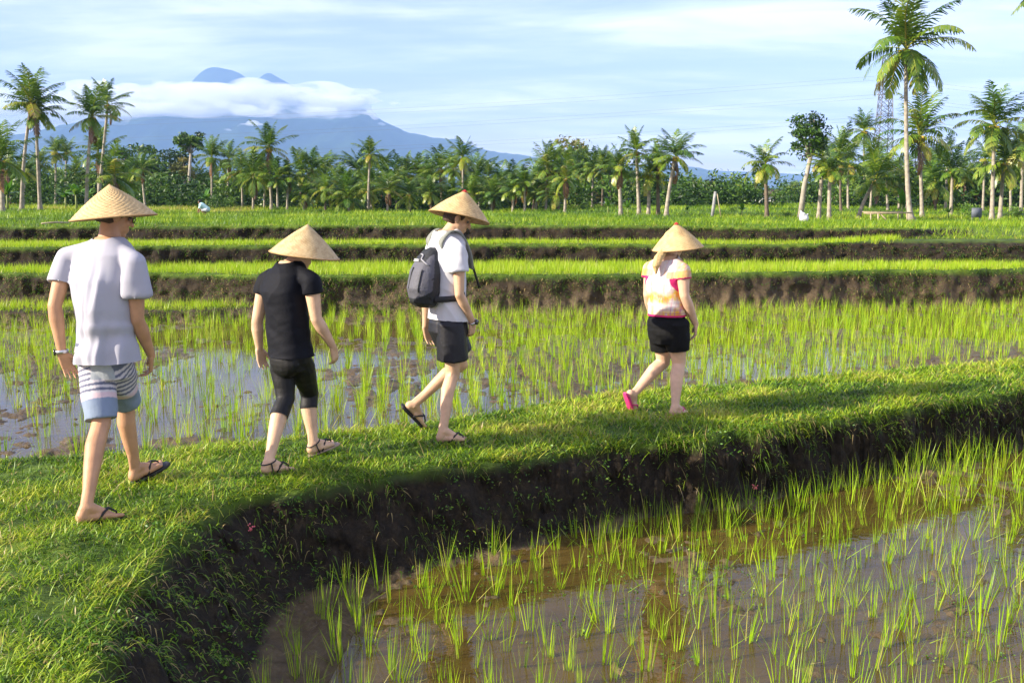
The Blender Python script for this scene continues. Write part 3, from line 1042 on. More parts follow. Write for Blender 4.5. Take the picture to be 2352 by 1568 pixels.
def head(mb, C, fw, up=UP, sc=1.0, chin=0.0):
    fw = unit(fw); up = unit(up - fw * (up @ fw)); rt = np.cross(fw, up)
    g = lambda f, r, u: C + (fw * f + rt * r + up * u) * sc
    mb.ell(g(-0.012, 0, 0.035), [rt * 0.076 * sc, fw * 0.097 * sc, up * 0.092 * sc], 20, 14)
    mb.ell(g(0.018, 0, -0.035), [rt * 0.062 * sc, fw * 0.074 * sc, up * 0.080 * sc], 18, 12)
    mb.cone(g(0.062, 0, -0.092), 0.024 * sc, g(0.035, 0, -0.07), 0.04 * sc)           # chin
    mb.cone(g(0.094, 0, 0.012), 0.010 * sc, g(0.109, 0, -0.026), 0.013 * sc, n=10)      # nose
    mb.cone(g(0.083, -0.035, 0.030), 0.012 * sc, g(0.083, 0.035, 0.030), 0.012 * sc, n=10)  # brow
    mb.cone(g(0.086, -0.016, -0.056), 0.0085 * sc, g(0.086, 0.016, -0.056), 0.0085 * sc, n=9)   # lips
    mb.cone(g(0.084, -0.013, -0.067), 0.009 * sc, g(0.084, 0.013, -0.067), 0.009 * sc, n=9)
    for k in (-1, 1):
        mb.ell(g(0.062, 0.04 * k, -0.022), [rt * 0.024 * sc, fw * 0.022 * sc, up * 0.022 * sc], 10, 8)
        mb.ell(g(-0.008, 0.079 * k, -0.004), [rt * 0.011 * sc, fw * 0.020 * sc, up * 0.033 * sc], 12, 9)   # ear
    return g, fw, up, rt


HAIR = pbr('brown_hair', (0.055, 0.032, 0.018), 0.55, 0.4, noise=(40, 0.3), bump=(120, 0.4))
BLOND = pbr('blond_hair', (0.52, 0.36, 0.15), 0.5, 0.4, noise=(30, 0.25), bump=(90, 0.5))
EYE = pbr('dark_eye', (0.16, 0.13, 0.11), 0.2, 0.5)
BLACKRUB = pbr('black_rubber', (0.016, 0.015, 0.015), 0.6, 0.4)
BRONZE = pbr('bronze_sandal', (0.30, 0.22, 0.16), 0.6, 0.4)
PINKRUB = pbr('pink_rubber', (0.55, 0.035, 0.16), 0.55, 0.4)
STEELW = pbr('watch_steel', (0.55, 0.55, 0.57), 0.3, 0.6, metallic=0.8)
DIAL = pbr('watch_dial', (0.02, 0.02, 0.025), 0.15, 0.6)


def eyes(parent, g, sc):
    mb = MB()
    for k in (-1, 1):
        mb.ell(g(0.078, 0.031 * k, 0.008), np.diag([0.0105 * sc] * 3), 10, 8)
    link('eyes', mb.mesh('eyes'), EYE, parent)


def cap_hair(parent, C, fw, up, mat, sc, low=-0.045):
    rt = np.cross(fw, up)
    mb = MB()
    mb.ell(C - fw * 0.019 * sc + up * 0.040 * sc, [rt * 0.081 * sc, fw * 0.099 * sc, up * 0.096 * sc], 20, 14)
    mb.ell(C - fw * 0.045 * sc - up * 0.012 * sc, [rt * 0.069 * sc, fw * 0.067 * sc, up * 0.060 * sc], 18, 12)
    me = fuse(mb, 'hair', 0.006, 4)
    cut(me, C + fw * 0.055 * sc + up * 0.03 * sc, unit(fw - up * 0.75))
    cut(me, C + up * (low * sc), -up)
    return link('hair', me, mat, parent)


def watch(parent, W, axis, r=0.033, face=None):
    axis = unit(axis)
    f = unit(face - axis * (face @ axis)); s = np.cross(axis, f)
    mb = MB(); a = np.linspace(0, 2 * np.pi, 22, endpoint=False)
    pr = [(r, -0.010), (r + 0.004, -0.010), (r + 0.004, 0.010), (r, 0.010)]
    mb.rings([[W + f * math.cos(t) * q * 1.05 + s * math.sin(t) * q * 0.92 + axis * h for t in a] for q, h in pr], cap=False)
    o = link('wristwatch', mb.mesh('watch'), STEELW, parent)
    mb = MB(); c = W + f * (r * 1.05 + 0.004)
    mb.rings([[c + axis * math.cos(t) * q + s * math.sin(t) * q + f * h for t in a] for q, h in ((0.019, -0.004), (0.021, 0.002), (0.019, 0.007))])
    link('dial', mb.mesh('dial'), DIAL, o)


def hat_mat(name, base, dark, kind):
    """woven palm leaf: strips laid in columns or rings (uv: u round the cone, v from tip to rim)"""
    m, nt = new_mat(name)
    L = nt.links.new
    out = N(nt, 'ShaderNodeOutputMaterial'); b = N(nt, 'ShaderNodeBsdfPrincipled'); L(b.outputs[0], out.inputs[0])
    a = N(nt, 'ShaderNodeAttribute'); a.attribute_name = 'rgb'
    tc = N(nt, 'ShaderNodeTexCoord')
    t = N(nt, 'ShaderNodeTexNoise'); t.inputs['Scale'].default_value = 22; t.inputs['Detail'].default_value = 7; t.inputs['Roughness'].default_value = 0.7
    L(tc.outputs['Object'], t.inputs['Vector'])
    r = ramp(nt, [(0.3, dark), (0.6, base), (0.8, tuple(min(1, q * 1.12) for q in base))]); L(t.outputs['Fac'], r.inputs[0])
    mx = N(nt, 'ShaderNodeMix', data_type='RGBA', blend_type='MULTIPLY'); mx.inputs[0].default_value = 1.0
    L(r.outputs[0], mx.inputs[6]); L(a.outputs['Color'], mx.inputs[7]); L(mx.outputs[2], b.inputs['Base Color'])
    b.inputs['Roughness'].default_value = 0.6
    bp = N(nt, 'ShaderNodeBump'); bp.inputs['Strength'].default_value = 0.35; bp.inputs['Distance'].default_value = 0.004
    t2 = N(nt, 'ShaderNodeTexNoise'); t2.inputs['Scale'].default_value = 140; t2.inputs['Detail'].default_value = 3
    L(tc.outputs['Object'], t2.inputs['Vector']); L(t2.outputs['Fac'], bp.inputs['Height']); L(bp.outputs[0], b.inputs['Normal'])
    return m


HATM = hat_mat('woven_palm_hat', (0.66, 0.47, 0.22), (0.46, 0.30, 0.12), 0)
HATM2 = hat_mat('old_woven_hat', (0.58, 0.43, 0.22), (0.36, 0.23, 0.09), 0)
REDTIP = pbr('red_thread', (0.5, 0.03, 0.03), 0.7, 0.3)
RIMM = pbr('hat_rim', (0.42, 0.26, 0.11), 0.7, 0.3, noise=(40, 0.2))


def hat(parent, tip, rimc, R, mat, weave, redtip, label):
    tip, rimc = np.asarray(tip, float), np.asarray(rimc, float)
    ax = unit(tip - rimc); Hh = np.linalg.norm(tip - rimc)
    u = unit(np.cross(ax, [0, 1, 0.0])); v = np.cross(ax, u)
    n, K = 192, 44
    a = np.linspace(0, 2 * np.pi, n, endpoint=False)
    t = np.linspace(0.012, 1, K)
    A, T = np.meshgrid(a, t)
    prof = T * R + 0.012 * np.sin(np.pi * T)                     # slightly convex cone
    if weave == 'columns':
        nc = 54
        ph = A / (2 * np.pi) * nc
        rel = np.where((np.floor(ph) + np.floor(T * 24)) % 2 < 1, 1, -1) * np.abs(np.sin(np.pi * ph))
        rel = rel * np.abs(np.sin(np.pi * T * 24)) ** 0.4
    elif weave == 'zigzag':
        ph = A / (2 * np.pi) * 40
        rel = np.sin(2 * np.pi * (T * 15 + np.abs((ph / 4 % 1) - 0.5) * 3.2))
    else:
        rel = np.sin(A * 34) * np.sin(T * 88) * 0.8
    fade = np.clip((T - 0.08) * 4, 0, 1)
    h = rel * fade
    lift = 0.003 * h
    colr = (0.84 + 0.16 * h) if weave != 'fine' else (0.90 + 0.10 * h)
    colr = colr * (0.93 + 0.1 * vn2(A * 9, T * 3, 3))
    P = rimc + ((1 - T) * Hh + lift)[..., None] * ax + (prof + lift * 0.6)[..., None] * (np.cos(A)[..., None] * u + np.sin(A)[..., None] * v)
    Pi = P - ax * 0.006
    V = np.concatenate([P.reshape(-1, 3), Pi.reshape(-1, 3), [tip + ax * 0.001], [tip - ax * 0.008]])
    k = np.arange(n); q = []
    for r in range(K - 1):
        q.append(np.stack([r * n + k, (r + 1) * n + k, (r + 1) * n + (k + 1) % n, r * n + (k + 1) % n], 1))
        o = n * K
        q.append(np.stack([o + r * n + k, o + r * n + (k + 1) % n, o + (r + 1) * n + (k + 1) % n, o + (r + 1) * n + k], 1))
    e = (K - 1) * n
    q.append(np.stack([e + k, n * K + e + k, n * K + e + (k + 1) % n, e + (k + 1) % n], 1))
    c = 2 * n * K
    tr = np.concatenate([np.stack([np.full(n, c), k, (k + 1) % n], 1), np.stack([np.full(n, c + 1), n * K + (k + 1) % n, n * K + k], 1)])
    rgb = np.concatenate([colr.ravel(), colr.ravel() * 0.8, [0.9, 0.9]])
    me = mk('hat', V, np.concatenate(q), tr, rgb=np.repeat(rgb[:, None], 3, 1), smooth=True)
    ob = link('conical_hat', me, mat, parent); ob['label'] = label
    mb = MB()
    mb.tube([rimc + (R + 0.001) * (math.cos(t) * u + math.sin(t) * v) for t in np.linspace(0, 2 * np.pi, 97)], 0.0045, 7, cap=False)
    link('rim', mb.mesh('rim'), RIMM, ob)
    if redtip:
        mb = MB()
        b = np.linspace(0, 2 * np.pi, 24, endpoint=False)
        mb.rings([[tip - ax * hh + rr * (math.cos(t) * u + math.sin(t) * v) for t in b] for hh, rr in ((0.013, 0.024), (0.008, 0.018), (0.0, 0.010), (-0.005, 0.003))])
        link('tip_cover', mb.mesh('tip_cover'), REDTIP, ob)
    return ob


def torso_secs(Pw, Cw, Nw, R, Fv, hipw, waistw, chestw, shw, dep=(0.12, 0.10, 0.125, 0.07), grow=0.0, ext=0.0):
    """cross-sections from below the hips up to the neck: Pw pelvis, Cw chest, Nw neck base centres"""
    a = np.asarray
    W = a(Pw) * 0.55 + a(Cw) * 0.45
    S = a(Cw) * 0.35 + a(Nw) * 0.65
    g = grow
    dn = unit(a(Pw) - a(Cw))
    secs = []
    if ext:
        secs.append((a(Pw) + dn * ext, R * (hipw + g + 0.012), Fv * (dep[0] + g + 0.014)))
    secs += [(a(Pw) + dn * 0.02, R * (hipw + g), Fv * (dep[0] + g)), (W, R * (waistw + g), Fv * (dep[1] + g)),
             (a(Cw), R * (chestw + g), Fv * (dep[2] + g)), (S, R * (shw * 0.93 + g), Fv * (dep[2] * 0.9 + g)),
             (a(Nw) * 0.9 + a(Cw) * 0.1 + UP * 0.0, R * (shw * 0.62 + g), Fv * (dep[3] + 0.012 + g)),
             (a(Nw) + UP * 0.012, R * (0.072 + g), Fv * (0.062 + g))]
    return secs


def ridge(x, y, seed=0, p=2.5):
    """thin raised creases"""
    return (1 - np.abs(2 * vn2(x, y, seed) - 1)) ** p - 0.3


def folds(me, amp, fn):
    V = verts_of(me).astype(float); n = normals_of(me)
    set_verts(me, V + n * (amp * fn(V))[:, None])
    shade_smooth(me)


def leg_chain(mb, hip, knee, ank, back, k=1.0, grow=0.0, upto=1.0):
    hip, knee, ank = [np.asarray(q, float) for q in (hip, knee, ank)]
    mb.chain([(hip, 0.072 * k + grow), (hip + (knee - hip) * 0.30, 0.083 * k + grow), (hip + (knee - hip) * 0.75, 0.064 * k + grow), (knee, 0.055 * k + grow)])
    s = ank - knee
    mb.chain([(knee, 0.053 * k + grow), (knee + s * 0.28 + back * 0.018, 0.056 * k + grow), (knee + s * 0.55 + back * 0.010, 0.047 * k + grow), (knee + s * 0.82, 0.036 * k + grow), (ank, 0.034 + grow)])
    lat = unit(np.cross(unit(s), back))
    for e in (-1, 1):      # two calf heads, ankle bones, hamstring tendons
        mb.cone(knee + s * 0.14 + back * 0.022 + lat * 0.019 * e, 0.032 * k + grow, knee + s * (0.40 if e > 0 else 0.36) + back * 0.020 + lat * 0.019 * e, 0.026 * k + grow)
        mb.cone(knee - s * 0.16 + back * 0.034 + lat * 0.030 * e, 0.020 * k + grow, knee + s * 0.05 + back * 0.030 + lat * 0.034 * e, 0.014 * k + grow)
        mb.cone(ank + lat * 0.026 * e, 0.014 + grow, ank + lat * 0.027 * e + unit(s) * 0.012, 0.012 + grow)
    mb.cone(knee + s * 0.66 + back * 0.024, 0.018 + grow, ank + back * 0.030, 0.012 + grow)
    mb.cone(knee - back * 0.022, 0.040 * k + grow, knee - back * 0.018 + unit(s) * 0.04, 0.036 * k + grow)


def arm_chain(mb, sh, el, wr, k=1.0, grow=0.0):
    sh, el, wr = [np.asarray(q, float) for q in (sh, el, wr)]
    mb.chain([(sh, 0.054 * k + grow), (sh + (el - sh) * 0.45, 0.047 * k + grow), (el, 0.037 * k + grow)])
    f = wr - el
    ob_ = unit(unit(sh - el) * -1 - unit(f))
    mb.cone(el + ob_ * 0.016, 0.023 * k + grow, el + ob_ * 0.020 + unit(f) * 0.012, 0.020 * k + grow)       # point of the elbow
    mb.cone(sh + (el - sh) * 0.30 + ob_ * 0.014, 0.036 * k + grow, sh + (el - sh) * 0.66 + ob_ * 0.012, 0.028 * k + grow)
    mb.chain([(el, 0.037 * k + grow), (el + f * 0.28, 0.041 * k + grow), (el + f * 0.7, 0.031 * k + grow), (wr, 0.0255 + grow)])


def sleeve(mb, Nk, s_, e_, t, r0, r1):
    """short sleeve: from the shoulder seam to t along the upper arm, ends square"""
    d = unit(e_ - s_)
    mb.cone(s_ + (Nk - s_) * 0.75 - UP * 0.022, r0 * 0.75, s_ - UP * 0.004, r0 * 0.97)
    mb.tube([s_ - d * 0.02, s_ + d * 0.02, s_ + (e_ - s_) * t * 0.5, s_ + (e_ - s_) * t], [r0 * 0.85, r0, (r0 + r1) / 2, r1], 20)


class Person:
    def __init__(s, D, heading):
        s.D = D
        t = R_(heading)
        s.F = np.array([math.sin(t), math.cos(t), 0.0]); s.R = np.array([math.cos(t), -math.sin(t), 0.0])

    def J(s, sx, sy, dy=0.0):
        return aty(sx / SRC, sy / SRC, s.D + dy)


def turn(fv, deg, down=0.0):
    t = R_(deg)
    v = np.array([fv[0] * math.cos(t) + fv[1] * math.sin(t), -fv[0] * math.sin(t) + fv[1] * math.cos(t), 0.0])
    return unit(v - UP * math.tan(R_(down)))


def ground_pt(sx, sy, lift=0.004):
    """where the ray through a source pixel meets the bund"""
    p = at(sx / SRC, sy / SRC, 0.0)
    for _ in range(4):
        p = at(sx / SRC, sy / SRC, gz(p[0], p[1]) + lift)
    return p


def smooth_hem(me, it=2): pass


# ---------------------------------------------------------------- man in the lavender grey shirt (nearest)
p = Person(5.85, 22)
J = p.J
root = empty('person', ground_pt(330, 1560, 0), 'man in a lavender grey t-shirt and striped shorts, last of the walking line', 'person')
Hl = ground_pt(233, 1612); Hr = ground_pt(402, 1486)
Pel, Che, Nek = J(322, 1085, 0), J(312, 865, 0.02), J(334, 735, 0.05)
hdir = turn(p.F, 32, 14)
Hc = J(352, 668, 0.10)
hL, hR = J(292, 1090, 0.03), J(350, 1092, -0.03)
kL, kR = J(312, 1300, -0.10), J(386, 1240, 0.30)
dL = unit(turn(p.F, 26)); dR = unit(turn(p.F, 20) + UP * 0.36)
Tl = Hl + dL * 0.265; Tr = Hr + dR * 0.265
aL = Hl + dL * 0.060 + UP * 0.085; aR = Hr + unit(turn(p.F, 20)) * 0.035 + UP * 0.095
sL, sR = J(207, 790, 0.07), J(414, 806, -0.08)
eL, wL, tL = J(168, 940, -0.02), J(190, 1080, -0.02), J(228, 1175, 0.02)
eR, wR, tR = J(422, 982, -0.04), J(465, 1092, 0.12), J(464, 1165, 0.18)
SK1 = skin_mat('tanned_skin', (0.46, 0.25, 0.135))
mb = MB()
mb.loft(torso_secs(Pel, Che, Nek, p.R, p.F, 0.165, 0.15, 0.185, 0.185))
mb.cone(Nek - UP * 0.03, 0.066, Hc - hdir * 0.025 - UP * 0.05, 0.058)
g, hf, hu, hr = head(mb, Hc, hdir)
for a, b, c in ((sL, eL, wL), (sR, eR, wR)): arm_chain(mb, a, b, c, 1.06)
mb.cone(Nek - UP * 0.05, 0.06, sL, 0.056); mb.cone(Nek - UP * 0.05, 0.06, sR, 0.056)
hand(mb, wL, tL, p.F * 0.7 + p.R * 0.5, p.R * 0.2 - p.F * 0.6 + UP * 0.1, 0.19, 0.45); hand(mb, wR, tR, -p.R * 0.5 + p.F * 0.6, -p.R - p.F * 0.3, 0.19, 0.75)
leg_chain(mb, hL, kL, aL, -p.F); leg_chain(mb, hR, kR, aR, -p.F)
foot(mb, aL, Hl, Tl, UP, tow=-1); foot(mb, aR, Hr, Tr, unit(UP - dR * 0.3), tow=1)
link('body', fuse(mb, 'body', 0.0055, 5), SK1, root)
eyes(root, g, 1); cap_hair(root, Hc, hf, hu, HAIR, 1)
# glasses
mb = MB()
for k in (-1, 1):
    mb.tube([g(0.104, 0.034 * k, 0.008) + (hr * math.cos(t) * 0.024 + hu * math.sin(t) * 0.019) for t in np.linspace(0, 2 * np.pi, 17)], 0.0028, 6)
    mb.tube([g(0.102, 0.058 * k, 0.014), g(0.05, 0.082 * k, 0.014), g(-0.012, 0.086 * k, 0.010)], 0.0028, 6)
mb.tube([g(0.104, -0.011, 0.012), g(0.107, 0, 0.015), g(0.104, 0.011, 0.012)], 0.0025, 6)
link('glasses', mb.mesh('glasses'), BLACKRUB, root)
# t-shirt
mb = MB()
mb.loft(torso_secs(Pel, Che, Nek, p.R, p.F, 0.176, 0.165, 0.194, 0.195, dep=(0.130, 0.116, 0.133, 0.075), grow=0.012, ext=0.10), n=40)
for s_, e_ in ((sL, eL), (sR, eR)): sleeve(mb, Nek, s_, e_, 0.56, 0.068, 0.08)
me = fuse(mb, 'shirt', 0.007, 13)
hemP = J(310, 1112, 0)
cut(me, hemP, unit(-UP + p.R * 0.03))
cut(me, Nek + UP * 0.018 - p.F * 0.02, unit(UP - p.F * 0.30), Nek + UP * 0.05, 0.12)


def f1(V):
    u = (V - Pel) @ p.R; v = V[:, 2]; bk = (V - Pel) @ -p.F
    warp = 0.10 * vn2(u * 3, v * 2.2, 3)
    a = vn2((u + warp) * 15 + 0.8 * (v - 1.0), v * 1.7, 5) - 0.5
    b = vn2((u + warp) * 34, v * 3.4, 6) - 0.5
    c = np.sin(((v - Pel[2]) * 26 + u * 9 + 5 * vn2(u * 6, v * 5, 9))) * np.exp(-((v - Pel[2] - 0.06) / 0.11) ** 2)
    mask = 0.35 + 0.65 * np.clip((Che[2] + 0.10 - v) * 4, 0, 1)
    e = ridge((u + warp) * 8 + 0.5 * np.sign(u) * (v - 1.0), v * 1.3, 17) * np.clip((Nek[2] - 0.10 - v) * 5, 0, 1)
    return np.maximum((a * 1.6 + b * 0.7 + 0.8 * e) * mask + 0.40 * c, -0.35) * (0.15 + 0.85 * np.clip((Nek[2] - 0.12 - v) * 9, 0, 1))


folds(me, 0.044, f1)
SH1 = pbr('lavender_cotton', (0.37, 0.368, 0.415), 0.9, 0.1, noise=(8, 0.05), bump=(200, 0.05))
link('t_shirt', me, SH1, root)
# board shorts
mb = MB()
mb.loft([(Pel - UP * 0.15, p.R * 0.13, p.F * 0.085), (Pel + UP * 0.0, p.R * 0.176, p.F * 0.138), (Pel + UP * 0.07, p.R * 0.168, p.F * 0.13)])
for h_, k_ in ((hL, kL), (hR, kR)):
    d_ = k_ - h_
    mb.tube([h_ - d_ * 0.05, h_, h_ + d_ * 0.5, h_ + d_ * 0.95], [0.07, 0.102, 0.100, 0.093], 28)
me = fuse(mb, 'shorts', 0.006, 5)
folds(me, 0.014, lambda V: vn3(V[:, 0] * 9, V[:, 1] * 9, V[:, 2] * 16 + (V @ p.R) * 10, 4) - 0.5)
V = verts_of(me)
# distance down the leg: choose nearer leg axis
def along(V, a, b):
    d = b - a; L = np.linalg.norm(d); return ((V - a) @ d) / L / L, np.linalg.norm(V - (a + np.clip(((V - a) @ d) / L / L, 0, 1.3)[:, None] * d), axis=1)
tl, ql = along(V, hL, kL); tr_, qr = along(V, hR, kR)
tt_ = np.where(ql < qr, tl * 0.96, tr_ * 1.0)
tt_ = np.maximum(tt_, (Pel[2] + 0.0 - V[:, 2]) * 1.2 * (V[:, 2] > hL[2]))
white, navy, blue, pink = np.array([0.55, 0.51, 0.53]), np.array([0.13, 0.14, 0.20]), np.array([0.20, 0.25, 0.33]), np.array([0.62, 0.46, 0.48])
c = np.repeat(white[None], len(V), 0)
band = ((tt_ * 13.5 + 0.15) % 1) < 0.46
c[band] = navy
c[(tt_ > 0.57)] = pink * 0.95 + 0.03
c[(tt_ > 0.645)] = blue
c[(tt_ > 0.93)] = blue * 0.8
# back pocket: plain pale blue patch above, pink waistband
pk = (np.abs((V - Pel) @ p.R - 0.06) < 0.062) & ((V - Pel) @ p.F < 0) & (V[:, 2] < Pel[2] - 0.03) & (V[:, 2] > Pel[2] - 0.14)
c[pk] = np.array([0.34, 0.37, 0.40])
pk2 = (np.abs((V - Pel) @ p.R - 0.05) < 0.075) & ((V - Pel) @ p.F < 0) & (V[:, 2] > Pel[2] - 0.032)
c[pk2] = np.array([0.60, 0.36, 0.36])
set_rgb(me, c)
so1 = link('shorts', me, pbr('striped_cloth', (1, 1, 1), 0.85, 0.2, noise=(30, 0.06), attr=True, bump=(90, 0.1)), root)
so1['label'] = 'board shorts with navy and white stripes and a plain blue hem'
watch(root, wL, wL - eL, 0.032, -p.R * 0.6 - p.F * 0.6)
sandal(root, Hl, Tl, UP, BLACKRUB, big=1); sandal(root, Hr, Tr, unit(UP - dR * 0.3), BLACKRUB, big=-1)
hat(root, J(336, 566, 0.10), J(350, 669, 0.10), 0.243, HATM, 'columns', False, 'wide woven conical hat with columns of plaited palm leaf')

# ---------------------------------------------------------------- woman in black
p = Person(6.78, 40)
J = p.J
root = empty('person', ground_pt(900, 1440, 0), 'woman in a black t-shirt and black capri leggings under a plain tan cone hat', 'person')
Hl = ground_pt(803, 1459); Hr = ground_pt(948, 1400)
Pel, Che, Nek = J(893, 1080, 0), J(872, 895, 0.0), J(893, 806, 0.05)
hdir = turn(p.F, 14, 16)
Hc = J(924, 774, 0.08)
hL, hR = J(868, 1095, 0.05), J(918, 1095, -0.05)
kL, kR = J(878, 1225, -0.02), J(952, 1208, 0.22)
dL = turn(p.F, 8); dR = unit(turn(p.F, 10) + UP * 0.24)
Tl = Hl + dL * 0.235; Tr = Hr + dR * 0.24
aL = Hl + dL * 0.055 + UP * 0.078; aR = Hr + turn(p.F, 10) * 0.040 + UP * 0.085
sL, sR = J(818, 862, 0.10), J(956, 864, -0.10)
eL, wL, tL = J(790, 990, 0.08), J(797, 1070, 0.10), J(810, 1142, 0.10)
eR, wR, tR = J(972, 980, -0.10), J(1024, 1066, 0.0), J(1036, 1130, 0.05)
SK2 = skin_mat('fair_skin', (0.56, 0.36, 0.225))
mb = MB()
mb.loft(torso_secs(Pel, Che, Nek, p.R, p.F, 0.145, 0.132, 0.148, 0.15, dep=(0.105, 0.095, 0.11, 0.065)))
mb.cone(Nek - UP * 0.03, 0.062, Hc - hdir * 0.02 - UP * 0.05, 0.054)
g, hf, hu, hr = head(mb, Hc, hdir, sc=0.95)
for a, b, c in ((sL, eL, wL), (sR, eR, wR)): arm_chain(mb, a, b, c, 1.06)
mb.cone(Nek - UP * 0.05, 0.055, sL, 0.052); mb.cone(Nek - UP * 0.05, 0.055, sR, 0.052)
hand(mb, wL, tL, p.F * 0.8 + p.R * 0.1, -p.F * 0.5 + p.R, 0.17, 0.35); hand(mb, wR, tR, p.F * 0.9 - p.R * 0.2, -p.R, 0.17, 0.6)
leg_chain(mb, hL, kL, aL, -p.F, 1.02); leg_chain(mb, hR, kR, aR, -p.F, 1.02)
foot(mb, aL, Hl, Tl, UP, 0.042, tow=-1); foot(mb, aR, Hr, Tr, unit(UP - dR * 0.2), 0.042, tow=1)
link('body', fuse(mb, 'body', 0.0055, 5), SK2, root)
eyes(root, g, 0.95); cap_hair(root, Hc, hf, hu, HAIR, 0.95, low=-0.055)
mb = MB()
mb.loft(torso_secs(Pel, Che, Nek, p.R, p.F, 0.156, 0.145, 0.158, 0.156, dep=(0.122, 0.112, 0.120, 0.07), grow=0.010, ext=0.09), n=40)
for s_, e_ in ((sL, eL), (sR, eR)): sleeve(mb, Nek, s_, e_, 0.34, 0.067, 0.071)
me = fuse(mb, 'shirt', 0.007, 13)
cut(me, J(888, 1094, 0), unit(-UP + p.R * 0.02))
cut(me, Nek + UP * 0.012 - p.F * 0.02, unit(UP - p.F * 0.25), Nek + UP * 0.05, 0.11)
folds(me, 0.011, lambda V: 0.6 * ridge(((V - Pel) @ p.R) * 5 - V[:, 2] * 3, V[:, 2] * 8 + ((V - Pel) @ p.R) * 6, 31) + (vn2(((V - Pel) @ p.R) * 6 - V[:, 2] * 5, V[:, 2] * 14 + ((V - Pel) @ p.R) * 9, 5) - 0.5) * (0.3 + np.clip((Che[2] + 0.05 - V[:, 2]) * 5, 0, 1)) + 0.3 * (vn2(((V - Pel) @ p.R) * 20 - V[:, 2] * 16, V[:, 2] * 30, 7) - 0.5))
BLACKJ = pbr('black_jersey', (0.0045, 0.0052, 0.0085), 0.75, 0.16, noise=(9, 0.15), bump=(80, 0.12))
link('t_shirt', me, BLACKJ, root)
mb = MB()
mb.loft([(Pel - UP * 0.13, p.R * 0.13, p.F * 0.09), (Pel, p.R * 0.152, p.F * 0.118), (Pel + UP * 0.07, p.R * 0.145, p.F * 0.11)])
mb.ell(Pel - UP * 0.06 - p.F * 0.045, [p.R * 0.142, p.F * 0.085, UP * 0.12])
leg_chain(mb, hL, kL, aL, -p.F, 1.02, grow=0.007); leg_chain(mb, hR, kR, aR, -p.F, 1.02, grow=0.007)
me = fuse(mb, 'leggings', 0.006, 6)
for k_, a_, f_ in ((kL, aL, 0.30), (kR, aR, 0.30)):
    c = k_ + (a_ - k_) * f_
    cut(me, c, unit(a_ - k_), (k_ + a_) / 2 + unit(a_ - k_) * 0.10, 0.27)
folds(me, 0.004, lambda V: vn3(V[:, 0] * 10, V[:, 1] * 10, V[:, 2] * 40, 4) - 0.5)
link('capri_leggings', me, pbr('black_lycra', (0.006, 0.006, 0.0065), 0.6, 0.3, noise=(20, 0.2), bump=(120, 0.1)), root)
sandal(root, Hl, Tl, UP, BRONZE, BLACKRUB, 0.044, ank=aL, big=1, thick=0.012); sandal(root, Hr, Tr, unit(UP - dR * 0.2), BRONZE, BLACKRUB, 0.044, ank=aR, big=-1, thick=0.012)
hat(root, J(946, 689, 0.08), J(936, 784, 0.08), 0.237, HATM2, 'fine', False, 'conical hat of finely woven dull tan strips')

# ---------------------------------------------------------------- man with backpack
p = Person(7.55, 58)
J = p.J
root = empty('person', ground_pt(1375, 1365, 0), 'slim man in a white t-shirt and loose black shorts with a red tipped hat', 'person')
Hr = ground_pt(1340, 1360)
Pel, Che, Nek = J(1378, 985, 0), J(1372, 800, 0.0), J(1376, 712, 0.03)
hdir = turn(p.F, 22, 22)
Hc = J(1406, 674, 0.05)
hL, hR = J(1375, 990, 0.09), J(1386, 992, -0.09)
kL, kR = J(1418, 1118, 0.16), J(1392, 1148, -0.06)
Hl = J(1240, 1245, 0.10); Tl = J(1307, 1310, 0.22)
dR = turn(p.F, 14); Tr = Hr + dR * 0.255
aR = Hr + dR * 0.055 + UP * 0.085
aL = J(1273, 1243, 0.12)
sL, sR = J(1337, 752, 0.16), J(1410, 764, -0.15)
eL, wL, tL = J(1312, 900, 0.18), J(1308, 1000, 0.20), J(1322, 1055, 0.22)
eR, wR, tR = J(1412, 905, -0.18), J(1453, 990, -0.06), J(1446, 1062, 0.0)
SK3 = skin_mat('pale_skin', (0.55, 0.345, 0.21))
mb = MB()
mb.loft(torso_secs(Pel, Che, Nek, p.R, p.F, 0.155, 0.14, 0.17, 0.17))
mb.cone(Nek - UP * 0.03, 0.062, Hc - hdir * 0.02 - UP * 0.05, 0.055)
g, hf, hu, hr = head(mb, Hc, hdir)
for a, b, c in ((sL, eL, wL), (sR, eR, wR)): arm_chain(mb, a, b, c, 0.95)
mb.cone(Nek - UP * 0.05, 0.055, sL, 0.052); mb.cone(Nek - UP * 0.05, 0.055, sR, 0.052)
hand(mb, wL, tL, p.F, p.R, 0.185, 0.5); hand(mb, wR, tR, p.F * 0.8 - p.R * 0.3, -p.R * 0.6 - p.F * 0.7, 0.185, 0.8)
leg_chain(mb, hL, kL, aL, unit(-p.F * 0.6 + UP * 0.5), 0.94); leg_chain(mb, hR, kR, aR, -p.F, 0.94)
upL = unit(np.cross(np.cross(Tl - Hl, aL - Hl), Tl - Hl))
foot(mb, aL, Hl + upL * 0.0, Tl, upL, tow=-1); foot(mb, aR, Hr, Tr, UP, tow=1)
link('body', fuse(mb, 'body', 0.0055, 5), SK3, root)
eyes(root, g, 1); cap_hair(root, Hc, hf, hu, HAIR, 1.0)
mb = MB()
mb.loft(torso_secs(Pel, Che, Nek, p.R, p.F, 0.165, 0.15, 0.176, 0.178, dep=(0.128, 0.115, 0.126, 0.075), grow=0.010, ext=0.08), n=40)
for s_, e_ in ((sL, eL), (sR, eR)): sleeve(mb, Nek, s_, e_, 0.5, 0.066, 0.077)
me = fuse(mb, 'shirt', 0.007, 13)
cut(me, J(1374, 982, 0), unit(-UP - p.F * 0.08))
